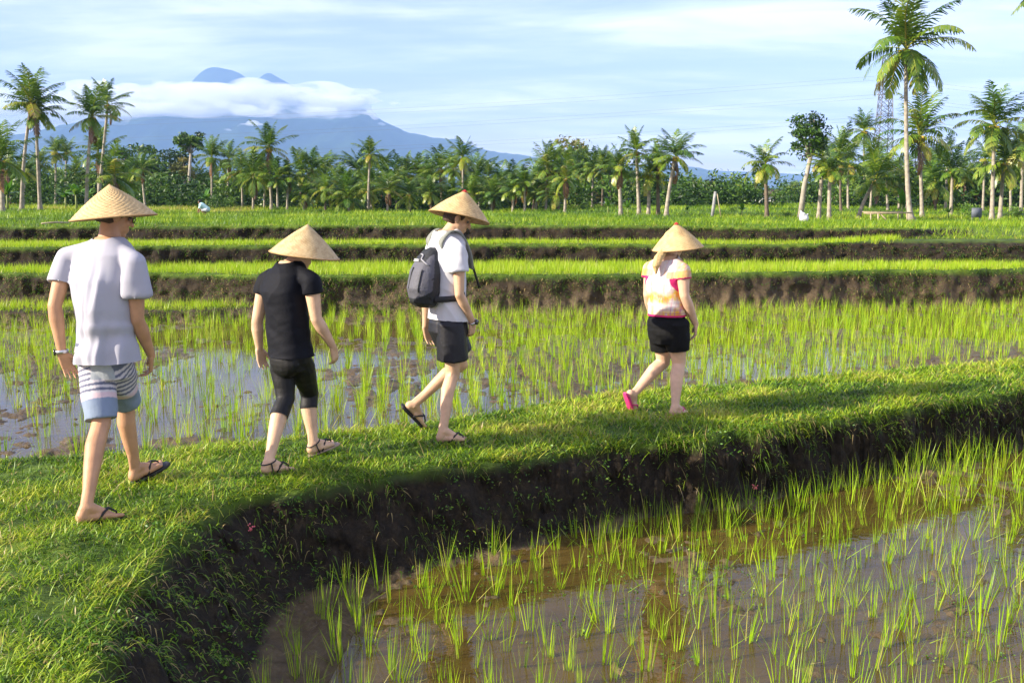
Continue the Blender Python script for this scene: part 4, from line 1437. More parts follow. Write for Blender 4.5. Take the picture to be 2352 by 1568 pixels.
cut(me, Nek + UP * 0.015 - p.F * 0.02, unit(UP - p.F * 0.30), Nek + UP * 0.05, 0.11)
folds(me, 0.018, lambda V: 0.7 * ridge(((V - Pel) @ p.F) * 7 + V[:, 2] * 3, V[:, 2] * 6 + ((V - Pel) @ p.F) * 5, 33) + (vn2(((V - Pel) @ p.F) * 12 + V[:, 2] * 3, V[:, 2] * 7 + ((V - Pel) @ p.F) * 8, 5) - 0.5) + 0.5 * (vn3(V[:, 0] * 22, V[:, 1] * 22, V[:, 2] * 18, 8) - 0.5))
link('t_shirt', me, pbr('white_cotton', (0.54, 0.54, 0.56), 0.9, 0.1, bump=(200, 0.05)), root)
mb = MB()
mb.loft([(Pel - UP * 0.20, p.R * 0.11, p.F * 0.09), (Pel - UP * 0.08, p.R * 0.162, p.F * 0.138), (Pel - UP * 0.01, p.R * 0.160, p.F * 0.130), (Pel + UP * 0.04, p.R * 0.145, p.F * 0.105)])
for h_, k_, g_ in ((hL, kL, 0.108), (hR, kR, 0.112)):
    d_ = k_ - h_
    mb.tube([h_ - d_ * 0.1, h_, h_ + d_ * 0.4, h_ + d_ * 0.72], [0.07, 0.10, g_, g_ + 0.006], 28)
me = fuse(mb, 'shorts', 0.006, 5)
folds(me, 0.015, lambda V: 0.6 * ridge((V @ p.F) * 9 + (V @ p.R) * 6, V[:, 2] * 2.5, 35) + vn2((V @ p.F) * 14 + (V @ p.R) * 9, V[:, 2] * 4, 4) - 0.5)
link('shorts', me, pbr('black_nylon', (0.007, 0.007, 0.010), 0.5, 0.35, noise=(10, 0.2), bump=(40, 0.15)), root)
watch(root, wR, wR - eR, 0.031, p.R * 0.8 + p.F * 0.4)
sandal(root, Hl, Tl, upL, BLACKRUB, big=1); sandal(root, Hr, Tr, UP, BLACKRUB, big=-1)
ax = unit(UP + p.F * 0.20 - p.R * 0.02)
rc = J(1412, 668, 0.03)
hat(root, rc + ax * 0.205 + np.array([0.012, 0, 0]), rc, 0.232, HATM, 'columns', True, 'woven conical hat with a red tip tilted forward')

# backpack: a thing of its own
B = -p.F
bc = J(1311, 852, -0.10)
bu = unit(UP + p.F * 0.16)                   # long axis leans towards the shoulders
bb = unit(B - bu * (B @ bu)); br = np.cross(bu, bb)
bp_ = empty('backpack', bc, 'grey and black daypack on the back of the man in the white t-shirt', 'backpack')
q = lambda r, b, u: bc + br * r + bb * b + bu * u
BAGG = pbr('grey_nylon', (0.115, 0.115, 0.135), 0.65, 0.35, noise=(12, 0.12), bump=(45, 0.25))
BAGK = pbr('black_nylon_panel', (0.018, 0.020, 0.023), 0.6, 0.35, noise=(12, 0.2), bump=(45, 0.25))
STRAPM = pbr('olive_grey_webbing', (0.20, 0.21, 0.18), 0.7, 0.3, noise=(30, 0.1), bump=(150, 0.3))
WEB = pbr('black_webbing', (0.03, 0.031, 0.033), 0.7, 0.3, bump=(150, 0.3))
PRINT = pbr('white_print', (0.7, 0.7, 0.7), 0.6, 0.3)
mb = MB()
mb.loft([(q(0, -0.01, -0.225), br * 0.075, bb * 0.055), (q(0, 0.0, -0.20), br * 0.112, bb * 0.092), (q(0, 0.015, -0.10), br * 0.134, bb * 0.120), (q(0, 0.012, 0.03), br * 0.130, bb * 0.112), (q(0, 0.0, 0.13), br * 0.108, bb * 0.086), (q(0, -0.02, 0.20), br * 0.072, bb * 0.055), (q(0, -0.03, 0.228), br * 0.035, bb * 0.028)], n=40, p=2.25)
me = fuse(mb, 'bag', 0.007, 5)
folds(me, 0.010, lambda V: vn3(V[:, 0] * 13, V[:, 1] * 13, V[:, 2] * 9, 3) - 0.5 + 0.5 * (vn3(V[:, 0] * 30, V[:, 1] * 30, V[:, 2] * 18, 6) - 0.5))
V = verts_of(me) - bc
r_, b_, u_ = V @ br, V @ bb, V @ bu
grey, blk = np.array([0.085, 0.085, 0.102]), np.array([0.017, 0.019, 0.022])
c = np.repeat(grey[None], len(V), 0)
c[(u_ > 0.105 - 0.0 * r_) & (np.abs(r_) < 0.085)] = blk                     # black top pocket
c[(u_ < -0.115 - 0.75 * (b_ - 0.03))] = blk                                 # black base
c[(b_ < 0.005)] = blk * 1.3
set_rgb(me, c)
link('bag', me, pbr('bag_nylon', (1, 1, 1), 0.65, 0.35, noise=(12, 0.12), bump=(60, 0.25), attr=True), bp_)
# arc of piping, zip pull slot, print
def on_bag(r, u, off=0.004):
    """point on the outer face of the bag"""
    hw = np.interp(u, [-0.225, -0.2, -0.1, 0.03, 0.14, 0.205, 0.23], [0.075, 0.112, 0.134, 0.13, 0.110, 0.074, 0.036])
    hb = np.interp(u, [-0.225, -0.2, -0.1, 0.03, 0.14, 0.205, 0.23], [0.05, 0.095, 0.133, 0.124, 0.088, 0.038, 0.0])
    f = max(0.0, 1 - abs(r / hw) ** 2.6) ** (1 / 2.6)
    return q(r, hb * f + off, u)
mb = MB(); mb.tube([on_bag(0.0, u, 0.002) for u in np.linspace(0.06, -0.10, 9)], 0.006, 6); link('zip_slot', mb.mesh('zip_slot'), BAGK, bp_)
mb = MB(); mb.tube([on_bag(r, 0.165 - 3.8 * r * r - (0.03 if r > 0.05 else 0), -0.001) for r in np.linspace(0.0, 0.112, 12)], 0.006, 6); link('piping', mb.mesh('piping'), pbr('grey_piping', (0.28, 0.28, 0.30), 0.6, 0.3), bp_)
mb = MB()
for k in range(7):
    r0 = -0.045 + k * 0.0115
    mb.tube([on_bag(r0, 0.118 + 0.006 * (k % 2), 0.004), on_bag(r0 + 0.008, 0.118 + 0.006 * ((k + 1) % 2), 0.004)], 0.003, 5)
mb.tube([on_bag(-0.05, 0.110, 0.004), on_bag(0.035, 0.110, 0.004)], 0.0028, 5)
link('print', mb.mesh('print'), PRINT, bp_)
mb = MB(); mb.tube([on_bag(0.10, u, 0.006) for u in np.linspace(-0.12, 0.05, 8)], 0.004, 6); mb.tube([on_bag(0.135, 0.0, 0.004), on_bag(0.10, -0.10, 0.006), on_bag(0.13, -0.15, 0.004)], 0.004, 6)
link('side_pocket_edge', mb.mesh('side_pocket_edge'), BAGK, bp_)
# shoulder straps
def ribbon(pts, wdir, w, th=0.006):
    mb = MB(); rr = []
    pts = [np.asarray(a, float) for a in pts]
    for i, a in enumerate(pts):
        t = unit(pts[min(i + 1, len(pts) - 1)] - pts[max(i - 1, 0)])
        wd = wdir if not isinstance(wdir, list) else wdir[i]
        wd = unit(wd - t * (wd @ t)); nn = np.cross(t, wd)
        rr.append([a + wd * w + nn * th, a - wd * w + nn * th, a - wd * w - nn * th, a + wd * w - nn * th])
    mb.rings(rr)
    return mb
for s_, nm in ((1, sR), (-1, sL)):
    mid = Nek * 0.45 + nm * 0.55
    pts = [q(0.07 * s_, -0.06, 0.19), mid + B * 0.115 - UP * 0.005, mid + B * 0.05 + UP * 0.062, mid + UP * 0.078, mid + p.F * 0.07 + UP * 0.045, nm * 0.75 + Che * 0.25 + p.F * 0.125 - UP * 0.02, nm * 0.6 + Che * 0.4 + p.F * 0.15 - UP * 0.12]
    # refine
    tt2 = np.linspace(0, len(pts) - 1, 22)
    pp = np.stack([np.interp(tt2, range(len(pts)), [a[k] for a in pts]) for k in range(3)], 1)
    pp[1:-1] = (pp[:-2] + 2 * pp[1:-1] + pp[2:]) / 4
    link('shoulder_strap', ribbon(list(pp), p.R, 0.029).mesh('shoulder_strap', smooth=False), STRAPM, bp_)
mb = ribbon([q(0.12, -0.03, -0.16), Pel * 0.6 + Che * 0.4 + p.R * 0.17 + B * 0.03, Pel * 0.55 + Che * 0.45 + p.R * 0.165 + p.F * 0.06], UP, 0.022)
link('hip_strap', mb.mesh('hip_strap', smooth=False), WEB, bp_)
mb = ribbon([J(1437, 770, 0.05), J(1446, 795, 0.08), J(1460, 840, 0.10), J(1473, 885, 0.10)], p.R, 0.014, 0.003)
link('loose_strap', mb.mesh('loose_strap', smooth=False), WEB, bp_)

# ---------------------------------------------------------------- woman in the tie-dye top
p = Person(8.45, 34)
J = p.J
root = empty('person', ground_pt(2080, 1280, 0), 'blond woman in a yellow and white tie dye top and black shorts leading the line', 'person')
Hr = ground_pt(2061, 1281)
Pel, Che, Nek = J(2050, 985, 0), J(2045, 865, 0.0), J(2054, 788, 0.05)
hdir = turn(p.F, 20, 10)
Hc = J(2072, 752, 0.09)
hL, hR = J(2028, 990, 0.06), J(2080, 992, -0.06)
kL, kR = J(2040, 1112, 0.12), J(2087, 1118, -0.02)
dR = turn(p.F, 16); Tr = Hr + dR * 0.24; aR = Hr + dR * 0.055 + UP * 0.080
Hl = J(1926, 1208, -0.06); Tl = J(1952, 1286, 0.10); aL = J(1946, 1212, 0.0)
sL, sR = J(2001, 826, 0.10), J(2098, 832, -0.12)
eL, wL, tL = J(1992, 905, 0.08), J(2010, 985, 0.20), J(2020, 1040, 0.24)
eR, wR, tR = J(2104, 908, -0.14), J(2139, 998, -0.04), J(2136, 1060, 0.0)
SK4 = skin_mat('rosy_skin', (0.58, 0.37, 0.24))
mb = MB()
mb.loft(torso_secs(Pel, Che, Nek, p.R, p.F, 0.148, 0.138, 0.148, 0.15, dep=(0.105, 0.1, 0.11, 0.065)))
mb.cone(Nek - UP * 0.03, 0.060, Hc - hdir * 0.02 - UP * 0.05, 0.054)
g, hf, hu, hr = head(mb, Hc, hdir, sc=0.95)
for a, b, c in ((sL, eL, wL), (sR, eR, wR)): arm_chain(mb, a, b, c, 1.12)
mb.cone(Nek - UP * 0.05, 0.055, sL, 0.055); mb.cone(Nek - UP * 0.05, 0.055, sR, 0.055)
hand(mb, wL, tL, p.F, p.R, 0.17, 0.4); hand(mb, wR, tR, p.F * 0.8 - p.R * 0.4, -p.R * 0.8 - p.F * 0.3, 0.17, 0.55)
leg_chain(mb, hL, kL, aL, unit(-p.F * 0.6 + UP * 0.5), 1.06); leg_chain(mb, hR, kR, aR, -p.F, 1.06)
upL = unit(np.cross(np.cross(Tl - Hl, aL - Hl), Tl - Hl))
foot(mb, aL, Hl, Tl, upL, 0.042, tow=-1); foot(mb, aR, Hr, Tr, UP, 0.042, tow=1)
link('body', fuse(mb, 'body', 0.0055, 5), SK4, root)
eyes(root, g, 0.95); cap_hair(root, Hc, hf, hu, BLOND, 0.97, low=-0.06)
mb = MB()
pt = Hc - hf * 0.085 - hu * 0.03
mb.chain([(pt, 0.030), (J(2024, 795, -0.10), 0.038), (J(2017, 815, -0.12), 0.034), (J(2016, 840, -0.12), 0.010)])
me = fuse(mb, 'ponytail', 0.005, 3)
folds(me, 0.007, lambda V: vn2((V @ p.R) * 55, V[:, 2] * 5, 3) - 0.5)
link('ponytail', me, BLOND, root)
mb = MB()
mb.loft(torso_secs(Pel, Che, Nek, p.R, p.F, 0.160, 0.150, 0.158, 0.156, dep=(0.124, 0.116, 0.124, 0.07), grow=0.010, ext=0.08), n=40)
for s_, e_ in ((sL, eL), (sR, eR)): sleeve(mb, Nek, s_, e_, 0.36, 0.069, 0.074)
me = fuse(mb, 'top', 0.006, 12)
cut(me, J(2050, 970, 0), unit(-UP))
cut(me, Nek - UP * 0.012 - p.F * 0.03, unit(UP - p.F * 0.35), Nek + UP * 0.04, 0.125)
folds(me, 0.013, lambda V: vn2(((V - Pel) @ p.R) * 13, V[:, 2] * 9, 5) - 0.5 + 0.5 * ridge(((V - Pel) @ p.R) * 6 + V[:, 2] * 4, V[:, 2] * 7, 37))
V = verts_of(me).astype(float)
r_ = (V - Pel) @ p.R; f_ = (V - Pel) @ p.F; u_ = V[:, 2] - Pel[2]
ang = r_ + 0.5 * np.clip(f_, -0.02, 1) * np.sign(r_)
base = np.array([0.58, 0.53, 0.51]); yel = np.array([0.66, 0.40, 0.015]); org = np.array([0.66, 0.20, 0.012]); pur = np.array([0.26, 0.06, 0.24]); pnk = np.array([0.55, 0.20, 0.26]); mag = np.array([0.50, 0.02, 0.12])
c = np.repeat(base[None], len(V), 0)
mixc = lambda c, k, m: c * (1 - m[:, None]) + k * m[:, None]
n1 = fbm2(ang * 26 + 3, u_ * 18, 12, 3)
zb = np.exp(-((u_ - 0.205 + 0.015 * np.sin(ang * 40)) / 0.040) ** 2)
zl = np.exp(-((u_ - 0.055) / 0.045) ** 2) * (0.35 + 0.65 * ss((ang + 0.06) / 0.12))
zs = 0.8 * ss((ang - 0.10) / 0.05) + 0.5 * ss((-ang - 0.13) / 0.04)
c = mixc(c, yel, np.clip((zb + zl + 0.7 * zs) * np.clip((n1 - 0.20) * 4, 0, 1) + 0.5 * np.clip(1 - np.abs(((ang * 11 + 0.3) % 1) - 0.5) * 4, 0, 1) * np.clip((n1 - 0.40) * 6, 0, 1), 0, 0.95))
c = mixc(c, org, np.clip((zb * 0.8 + zs) * np.clip((fbm2(ang * 24, u_ * 16, 22, 3) - 0.48) * 6, 0, 1), 0, 0.8))
wv = ang + 0.008 * np.sin(u_ * 22)
vl = np.clip(1 - np.abs(((wv * 30) % 1) - 0.5) * 5, 0, 1) * np.clip(fbm2(ang * 40, u_ * 20, 14, 2) * 2.4 - 0.6, 0, 1)
c = mixc(c, pnk, vl * 0.75)
hl = np.clip(1 - np.abs(((u_ * 34) % 1) - 0.5) * 5, 0, 1) * np.clip(0.25 + np.exp(-((u_ - 0.06) / 0.06) ** 2), 0, 1)
c = mixc(c, pur, np.clip(hl * 0.7 + vl * np.exp(-((u_ - 0.05) / 0.05) ** 2) * 0.8, 0, 0.8) * np.clip(fbm2(ang * 20, u_ * 10, 15, 2) * 2 - 0.35, 0, 1))
c[u_ < (J(2050, 970, 0)[2] - Pel[2] + 0.019)] = mag
for s_, e_ in ((sL, eL), (sR, eR)):
    t_ = ((V - s_) @ unit(e_ - s_)) / np.linalg.norm(e_ - s_)
    dd_ = np.linalg.norm(V - (s_ + (e_ - s_) * 0.30), axis=1)
    c[(t_ > 0.29) & (dd_ < 0.12)] = mag
    k = (t_ > 0.02) & (t_ < 0.29) & (dd_ < 0.14)
    c[k] = c[k] * 0.45 + 0.55 * np.array([0.66, 0.32, 0.03]) * (0.6 + 0.8 * n1[k][:, None])
set_rgb(me, c)
o = link('tie_dye_top', me, pbr('tie_dye', (1, 1, 1), 0.85, 0.2, noise=(20, 0.05), attr=True, bump=(70, 0.12)), root)
mb = MB()
mb.loft([(Pel - UP * 0.20, p.R * 0.14, p.F * 0.10), (Pel - UP * 0.08, p.R * 0.170, p.F * 0.135), (Pel, p.R * 0.166, p.F * 0.130), (Pel + UP * 0.04, p.R * 0.155, p.F * 0.11)])
mb.ell(Pel - UP * 0.06 - p.F * 0.05, [p.R * 0.152, p.F * 0.09, UP * 0.115])
for h_, k_ in ((hL, kL), (hR, kR)):
    d_ = k_ - h_
    mb.tube([h_ - d_ * 0.1, h_, h_ + d_ * 0.35, h_ + d_ * (0.69 if k_ is kL else 0.66)], [0.08, 0.110, 0.106, 0.101], 28)
me = fuse(mb, 'shorts', 0.006, 5)
folds(me, 0.011, lambda V: vn3(V[:, 0] * 12, V[:, 1] * 12, V[:, 2] * 22, 4) - 0.5)
link('shorts', me, pbr('black_cotton', (0.005, 0.005, 0.0055), 0.8, 0.2, noise=(20, 0.2), bump=(90, 0.12)), root)
sandal(root, Hl, Tl, upL, PINKRUB, big=1, wid=0.046, label='raised pink flip flop seen from its sole'); sandal(root, Hr, Tr, UP, PINKRUB, big=-1, wid=0.044)
hat(root, J(2079, 685, 0.07), J(2084, 763, 0.08), 0.216, HATM, 'zigzag', True, 'pale conical hat with zigzag weave and a red tip')

# ---------------------------------------------------------------- farmer stooping in the far field
D = 60.0
fx = aty(470, 495, D)[0]; fz = gz(fx, D)
root = empty('person', (fx, D, fz), 'farmer in a pale teal shirt stooping in the green field beyond the terraces', 'person')
o = np.array([fx, D, fz - 0.05])
SKF = skin_mat('brown_skin', (0.22, 0.11, 0.06))
mb = MB()
mb.cone(o + [0.16, 0, 0.42], 0.14, o + [-0.14, 0, 0.62], 0.15); mb.cone(o + [-0.14, 0, 0.62], 0.15, o + [-0.20, 0, 0.72], 0.08)
mb.ell(o + [-0.27, 0, 0.83], np.diag([0.09, 0.085, 0.115])); mb.cone(o + [-0.20, 0, 0.72], 0.055, o + [-0.26, 0, 0.80], 0.05)
mb.cone(o + [-0.34, 0, 0.80], 0.018, o + [-0.36, 0, 0.78], 0.016)
for s_ in (-0.13, 0.13):
    mb.chain([(o + [0.16, s_, 0.36], 0.10), (o + [-0.10, s_, 0.34], 0.075), (o + [0.05, s_, 0.06], 0.05), (o + [-0.06, s_, 0.03], 0.045)])
    mb.chain([(o + [-0.14, s_ * 1.4, 0.62], 0.06), (o + [-0.26, s_ * 1.6, 0.42], 0.045), (o + [-0.36, s_, 0.24], 0.035)])
    for k in range(5):
        mb.cone(o + [-0.36, s_ + 0.012 * (k - 2), 0.24], 0.014, o + [-0.40, s_ + 0.02 * (k - 2), 0.17 + 0.01 * (k == 4)], 0.010, n=8)
link('body', fuse(mb, 'body', 0.012, 4), SKF, root)
mb = MB()
mb.cone(o + [0.18, 0, 0.40], 0.17, o + [-0.15, 0, 0.64], 0.175)
for s_ in (-0.13, 0.13): mb.cone(o + [-0.14, s_ * 1.4, 0.62], 0.085, o + [-0.22, s_ * 1.5, 0.49], 0.075)
link('shirt', fuse(mb, 'shirt', 0.014, 4), pbr('pale_teal_cloth', (0.42, 0.62, 0.60), 0.85, 0.2, noise=(7, 0.2)), root)
mb = MB(); mb.cone(o + [0.18, 0, 0.36], 0.15, o + [0.10, 0, 0.36], 0.14)
for s_ in (-0.13, 0.13): mb.cone(o + [0.16, s_, 0.36], 0.115, o + [-0.08, s_, 0.35], 0.09)
link('trousers', fuse(mb, 'trousers', 0.014, 4), pbr('grey_cloth', (0.45, 0.48, 0.50), 0.85, 0.2), root)
mb = MB(); mb.ell(o + [-0.255, 0, 0.865], np.diag([0.10, 0.095, 0.10])); link('hair', mb.mesh('hair'), pbr('black_hair', (0.012, 0.01, 0.009), 0.5, 0.4), root)
# ================================================================== TREES
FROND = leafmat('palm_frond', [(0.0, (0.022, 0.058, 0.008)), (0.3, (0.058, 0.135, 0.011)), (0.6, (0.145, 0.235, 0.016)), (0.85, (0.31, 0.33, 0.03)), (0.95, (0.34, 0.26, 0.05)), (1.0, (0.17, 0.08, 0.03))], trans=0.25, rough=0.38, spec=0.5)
BROAD = leafmat('broad_leaf', [(0.0, (0.012, 0.035, 0.006)), (0.5, (0.055, 0.125, 0.012)), (0.85, (0.14, 0.24, 0.02)), (1.0, (0.20, 0.24, 0.04))], trans=0.22)
OLIVE = leafmat('olive_leaf', [(0.0, (0.05, 0.06, 0.012)), (0.5, (0.14, 0.16, 0.03)), (1.0, (0.28, 0.24, 0.06))], trans=0.22)
BANANA = leafmat('banana_leaf', [(0.0, (0.03, 0.10, 0.01)), (0.6, (0.10, 0.24, 0.02)), (1.0, (0.26, 0.36, 0.04))], trans=0.35, rough=0.35)
BARK = pbr('palm_bark', (0.30, 0.265, 0.205), 0.9, 0.2, noise=(5, 0.45), bump=(8, 0.6))
DBARK = pbr('dark_bark', (0.14, 0.11, 0.08), 0.9, 0.2, noise=(4, 0.4), bump=(7, 0.6))
NUT = pbr('coconut_husk', (0.45, 0.30, 0.03), 0.5, 0.4, noise=(6, 0.3))


def frond(el, az, L, bend, nl=26, tint=0.4, swing=0.0, ragged=0.1):
    """one feather leaf from the origin"""
    K = 9
    t = np.linspace(0, 1, K)
    ang = el - bend * t ** 1.5
    azt = az + swing * t ** 2
    st = L / (K - 1)
    d = np.stack([np.cos(ang) * np.cos(azt), np.cos(ang) * np.sin(azt), np.sin(ang)], 1)
    p = np.concatenate([[[0, 0, 0]], np.cumsum(d[:-1] * st, 0)])
    V, Qd, ti = [], [], []
    # midrib: three-sided strip
    wr = 0.016 * L * (1 - 0.8 * t)
    side = np.stack([-np.sin(azt), np.cos(azt), 0 * azt], 1)
    upv = np.cross(d, side)
    r = [p + side * wr[:, None], p - side * wr[:, None], p - np.abs(upv) * wr[:, None]]
    V.append(np.stack(r, 1).reshape(-1, 3))
    for k in range(K - 1):
        for a, b in ((0, 1), (1, 2), (2, 0)):
            Qd.append([3 * k + a, 3 * k + b, 3 * k + 3 + b, 3 * k + 3 + a])
    ti.append(np.full(3 * K, min(tint + 0.3, 0.9)))
    n0 = 3 * K
    # leaflets
    u = np.linspace(0.13, 0.99, nl)
    for sgn in (1, -1):
        keep = rng.random(nl) > ragged
        uu = np.clip(u + rng.normal(0, 0.008, nl), 0.1, 1)[keep]
        m = len(uu)
        P = np.stack([np.interp(uu, t, p[:, k]) for k in range(3)], 1)
        D = np.stack([np.interp(uu, t, d[:, k]) for k in range(3)], 1)
        S = np.stack([np.interp(uu, t, side[:, k]) for k in range(3)], 1) * sgn
        ll = L * 0.30 * np.sin(np.pi * np.clip(0.16 + 0.80 * uu, 0, 1)) ** 0.75 * rng.uniform(0.8, 1.1, m)
        a = 0.55 + 0.5 * uu
        dr = rng.uniform(0.25, 0.6, m)
        e1 = D * a[:, None] + S * 0.85 - np.array([0, 0, 1]) * (dr * 0.45)[:, None]
        e1 /= np.linalg.norm(e1, axis=1)[:, None]
        e2 = e1 - np.array([0, 0, 1]) * (dr * 1.25)[:, None]
        e2 /= np.linalg.norm(e2, axis=1)[:, None]
        w = np.cross(e1, np.cross(D, S)); w /= np.linalg.norm(w, axis=1)[:, None] + 1e-9
        hw = (L * 0.0155) * rng.uniform(0.8, 1.2, m)[:, None]
        A, B, C = P, P + e1 * (ll * 0.5)[:, None], P + e1 * (ll * 0.5)[:, None] + e2 * (ll * 0.5)[:, None]
        V.append(np.stack([A - w * hw * .6, A + w * hw * .6, B - w * hw, B + w * hw, C - w * hw * .25, C + w * hw * .25], 1).reshape(-1, 3))
        o = n0 + np.arange(m)[:, None] * 6
        Qd += list(np.concatenate([o + np.array([[0, 1, 3, 2]]), o + np.array([[2, 3, 5, 4]])]))
        ti.append(np.repeat(np.clip(tint + rng.normal(0, 0.10, m) + 0.12 * (uu - 0.5), 0, 0.97), 6) if tint < 0.98 else np.full(6 * m, 1.0))
        n0 += 6 * m
    return np.concatenate(V), np.array(Qd), np.concatenate(ti)


def crown_fronds(nf=22, seed=0, tight=1.0, dead=1, lo=-42, hue=0.0):
    r = np.random.default_rng(seed)
    out = []
    for i in range(nf):
        f = i / (nf - 1)
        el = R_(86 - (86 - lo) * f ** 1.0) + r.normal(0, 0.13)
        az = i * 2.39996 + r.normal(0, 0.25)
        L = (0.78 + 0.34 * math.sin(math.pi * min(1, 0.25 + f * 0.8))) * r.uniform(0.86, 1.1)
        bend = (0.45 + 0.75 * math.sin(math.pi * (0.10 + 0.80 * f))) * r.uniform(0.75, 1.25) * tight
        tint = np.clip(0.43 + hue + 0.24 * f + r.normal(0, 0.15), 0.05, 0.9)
        if f > 0.75 and r.random() < 0.16: tint = 0.84
        if i >= nf - dead: tint, el = 1.0, R_(-75)
        out.append(frond(el, az, L, bend, tint=tint, swing=r.normal(0, 0.25), ragged=r.uniform(0.04, 0.2)))
    return out


def merge(parts):
    V, q, ti, n = [], [], [], 0
    for v, qq, t in parts:
        V.append(v); q.append(qq + n); ti.append(t); n += len(v)
    return np.concatenate(V), np.concatenate(q), np.concatenate(ti)


CROWNS = []
for k in range(12):
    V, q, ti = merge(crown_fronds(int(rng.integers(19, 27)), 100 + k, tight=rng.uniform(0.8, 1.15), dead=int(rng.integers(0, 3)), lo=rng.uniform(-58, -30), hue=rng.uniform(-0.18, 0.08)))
    m = mk('crown', V, q, tint=ti); m.materials.append(FROND); CROWNS.append(m)


def nut_mesh():
    mb = MB()
    for k in range(11):
        a = k * 0.571
        c = np.array([math.cos(a) * 0.085, math.sin(a) * 0.085, -0.09 - 0.035 * math.sin(k * 2.4)])
        mb.ell(c, np.diag([0.040, 0.040, 0.052]), 8, 6)
    return fuse(mb, 'coconuts', 0.009, 1)


NUTS = nut_mesh(); NUTS.materials.append(NUT)


def trunk_mesh(top, r0, r1, bow=0.3, n=9, ringed=True):
    top = np.asarray(top, float)
    K = 26
    t = np.linspace(0, 1, K)
    c = np.stack([top[0] * t + bow * top[2] * 0.1 * np.sin(np.pi * t), top[1] * t, top[2] * t], 1)
    c[:, 0] = top[0] * t ** (1 + 0.5 * np.sign(bow)) if bow else c[:, 0]
    r = r1 + (r0 - r1) * (1 - t) ** 1.2 + r0 * 0.9 * np.exp(-t * 22)
    if ringed: r = r * (1 + 0.03 * np.cos(np.arange(K) * 2.4))
    mb = MB(); mb.tube(c, r, n)
    return mb.mesh('trunk')


def palm(bx, by, cx, cy, Rpx, d, label, group=None, lean=0.0, crown=None, nuts=True, tr=0.15, name='coconut_palm', buried=False, bark=None, single_fronds=False, cat='palm tree', nf=24, lo=-46):
    c = aty(cx, cy, d)
    b = aty(bx, by, d)
    z0 = gz(b[0], d) - 0.08
    root = empty(name, (b[0], d, z0), label, cat, group)
    R = Rpx * d / F / 0.92
    link('trunk', trunk_mesh((c[0] - b[0], 0, c[2] - z0), tr * 0.80, tr * 0.55, lean), bark or BARK, root, world=False)
    off = (c[0] - b[0], 0, c[2] - z0)
    if single_fronds:
        for V, q, ti in crown_fronds(nf, single_fronds, tight=0.95, dead=0, lo=lo):
            o = link('frond', mk('frond', V, q, tint=ti), FROND, root, world=False)
            o.location = off; o.scale = (R, R, R)
    else:
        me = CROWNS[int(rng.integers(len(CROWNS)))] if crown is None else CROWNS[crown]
        o = bpy.data.objects.new('crown', me); col.objects.link(o); o.parent = root
        o.location = off; o.scale = (R, R, R * rng.uniform(0.92, 1.12)); o.rotation_euler = (0, 0, rng.uniform(0, 6.28))
    if nuts:
        o = bpy.data.objects.new('coconuts', NUTS); col.objects.link(o); o.parent = root
        o.location = off; o.scale = (R, R, R); o.rotation_euler = (0, 0, rng.uniform(0, 6.28))
    return root


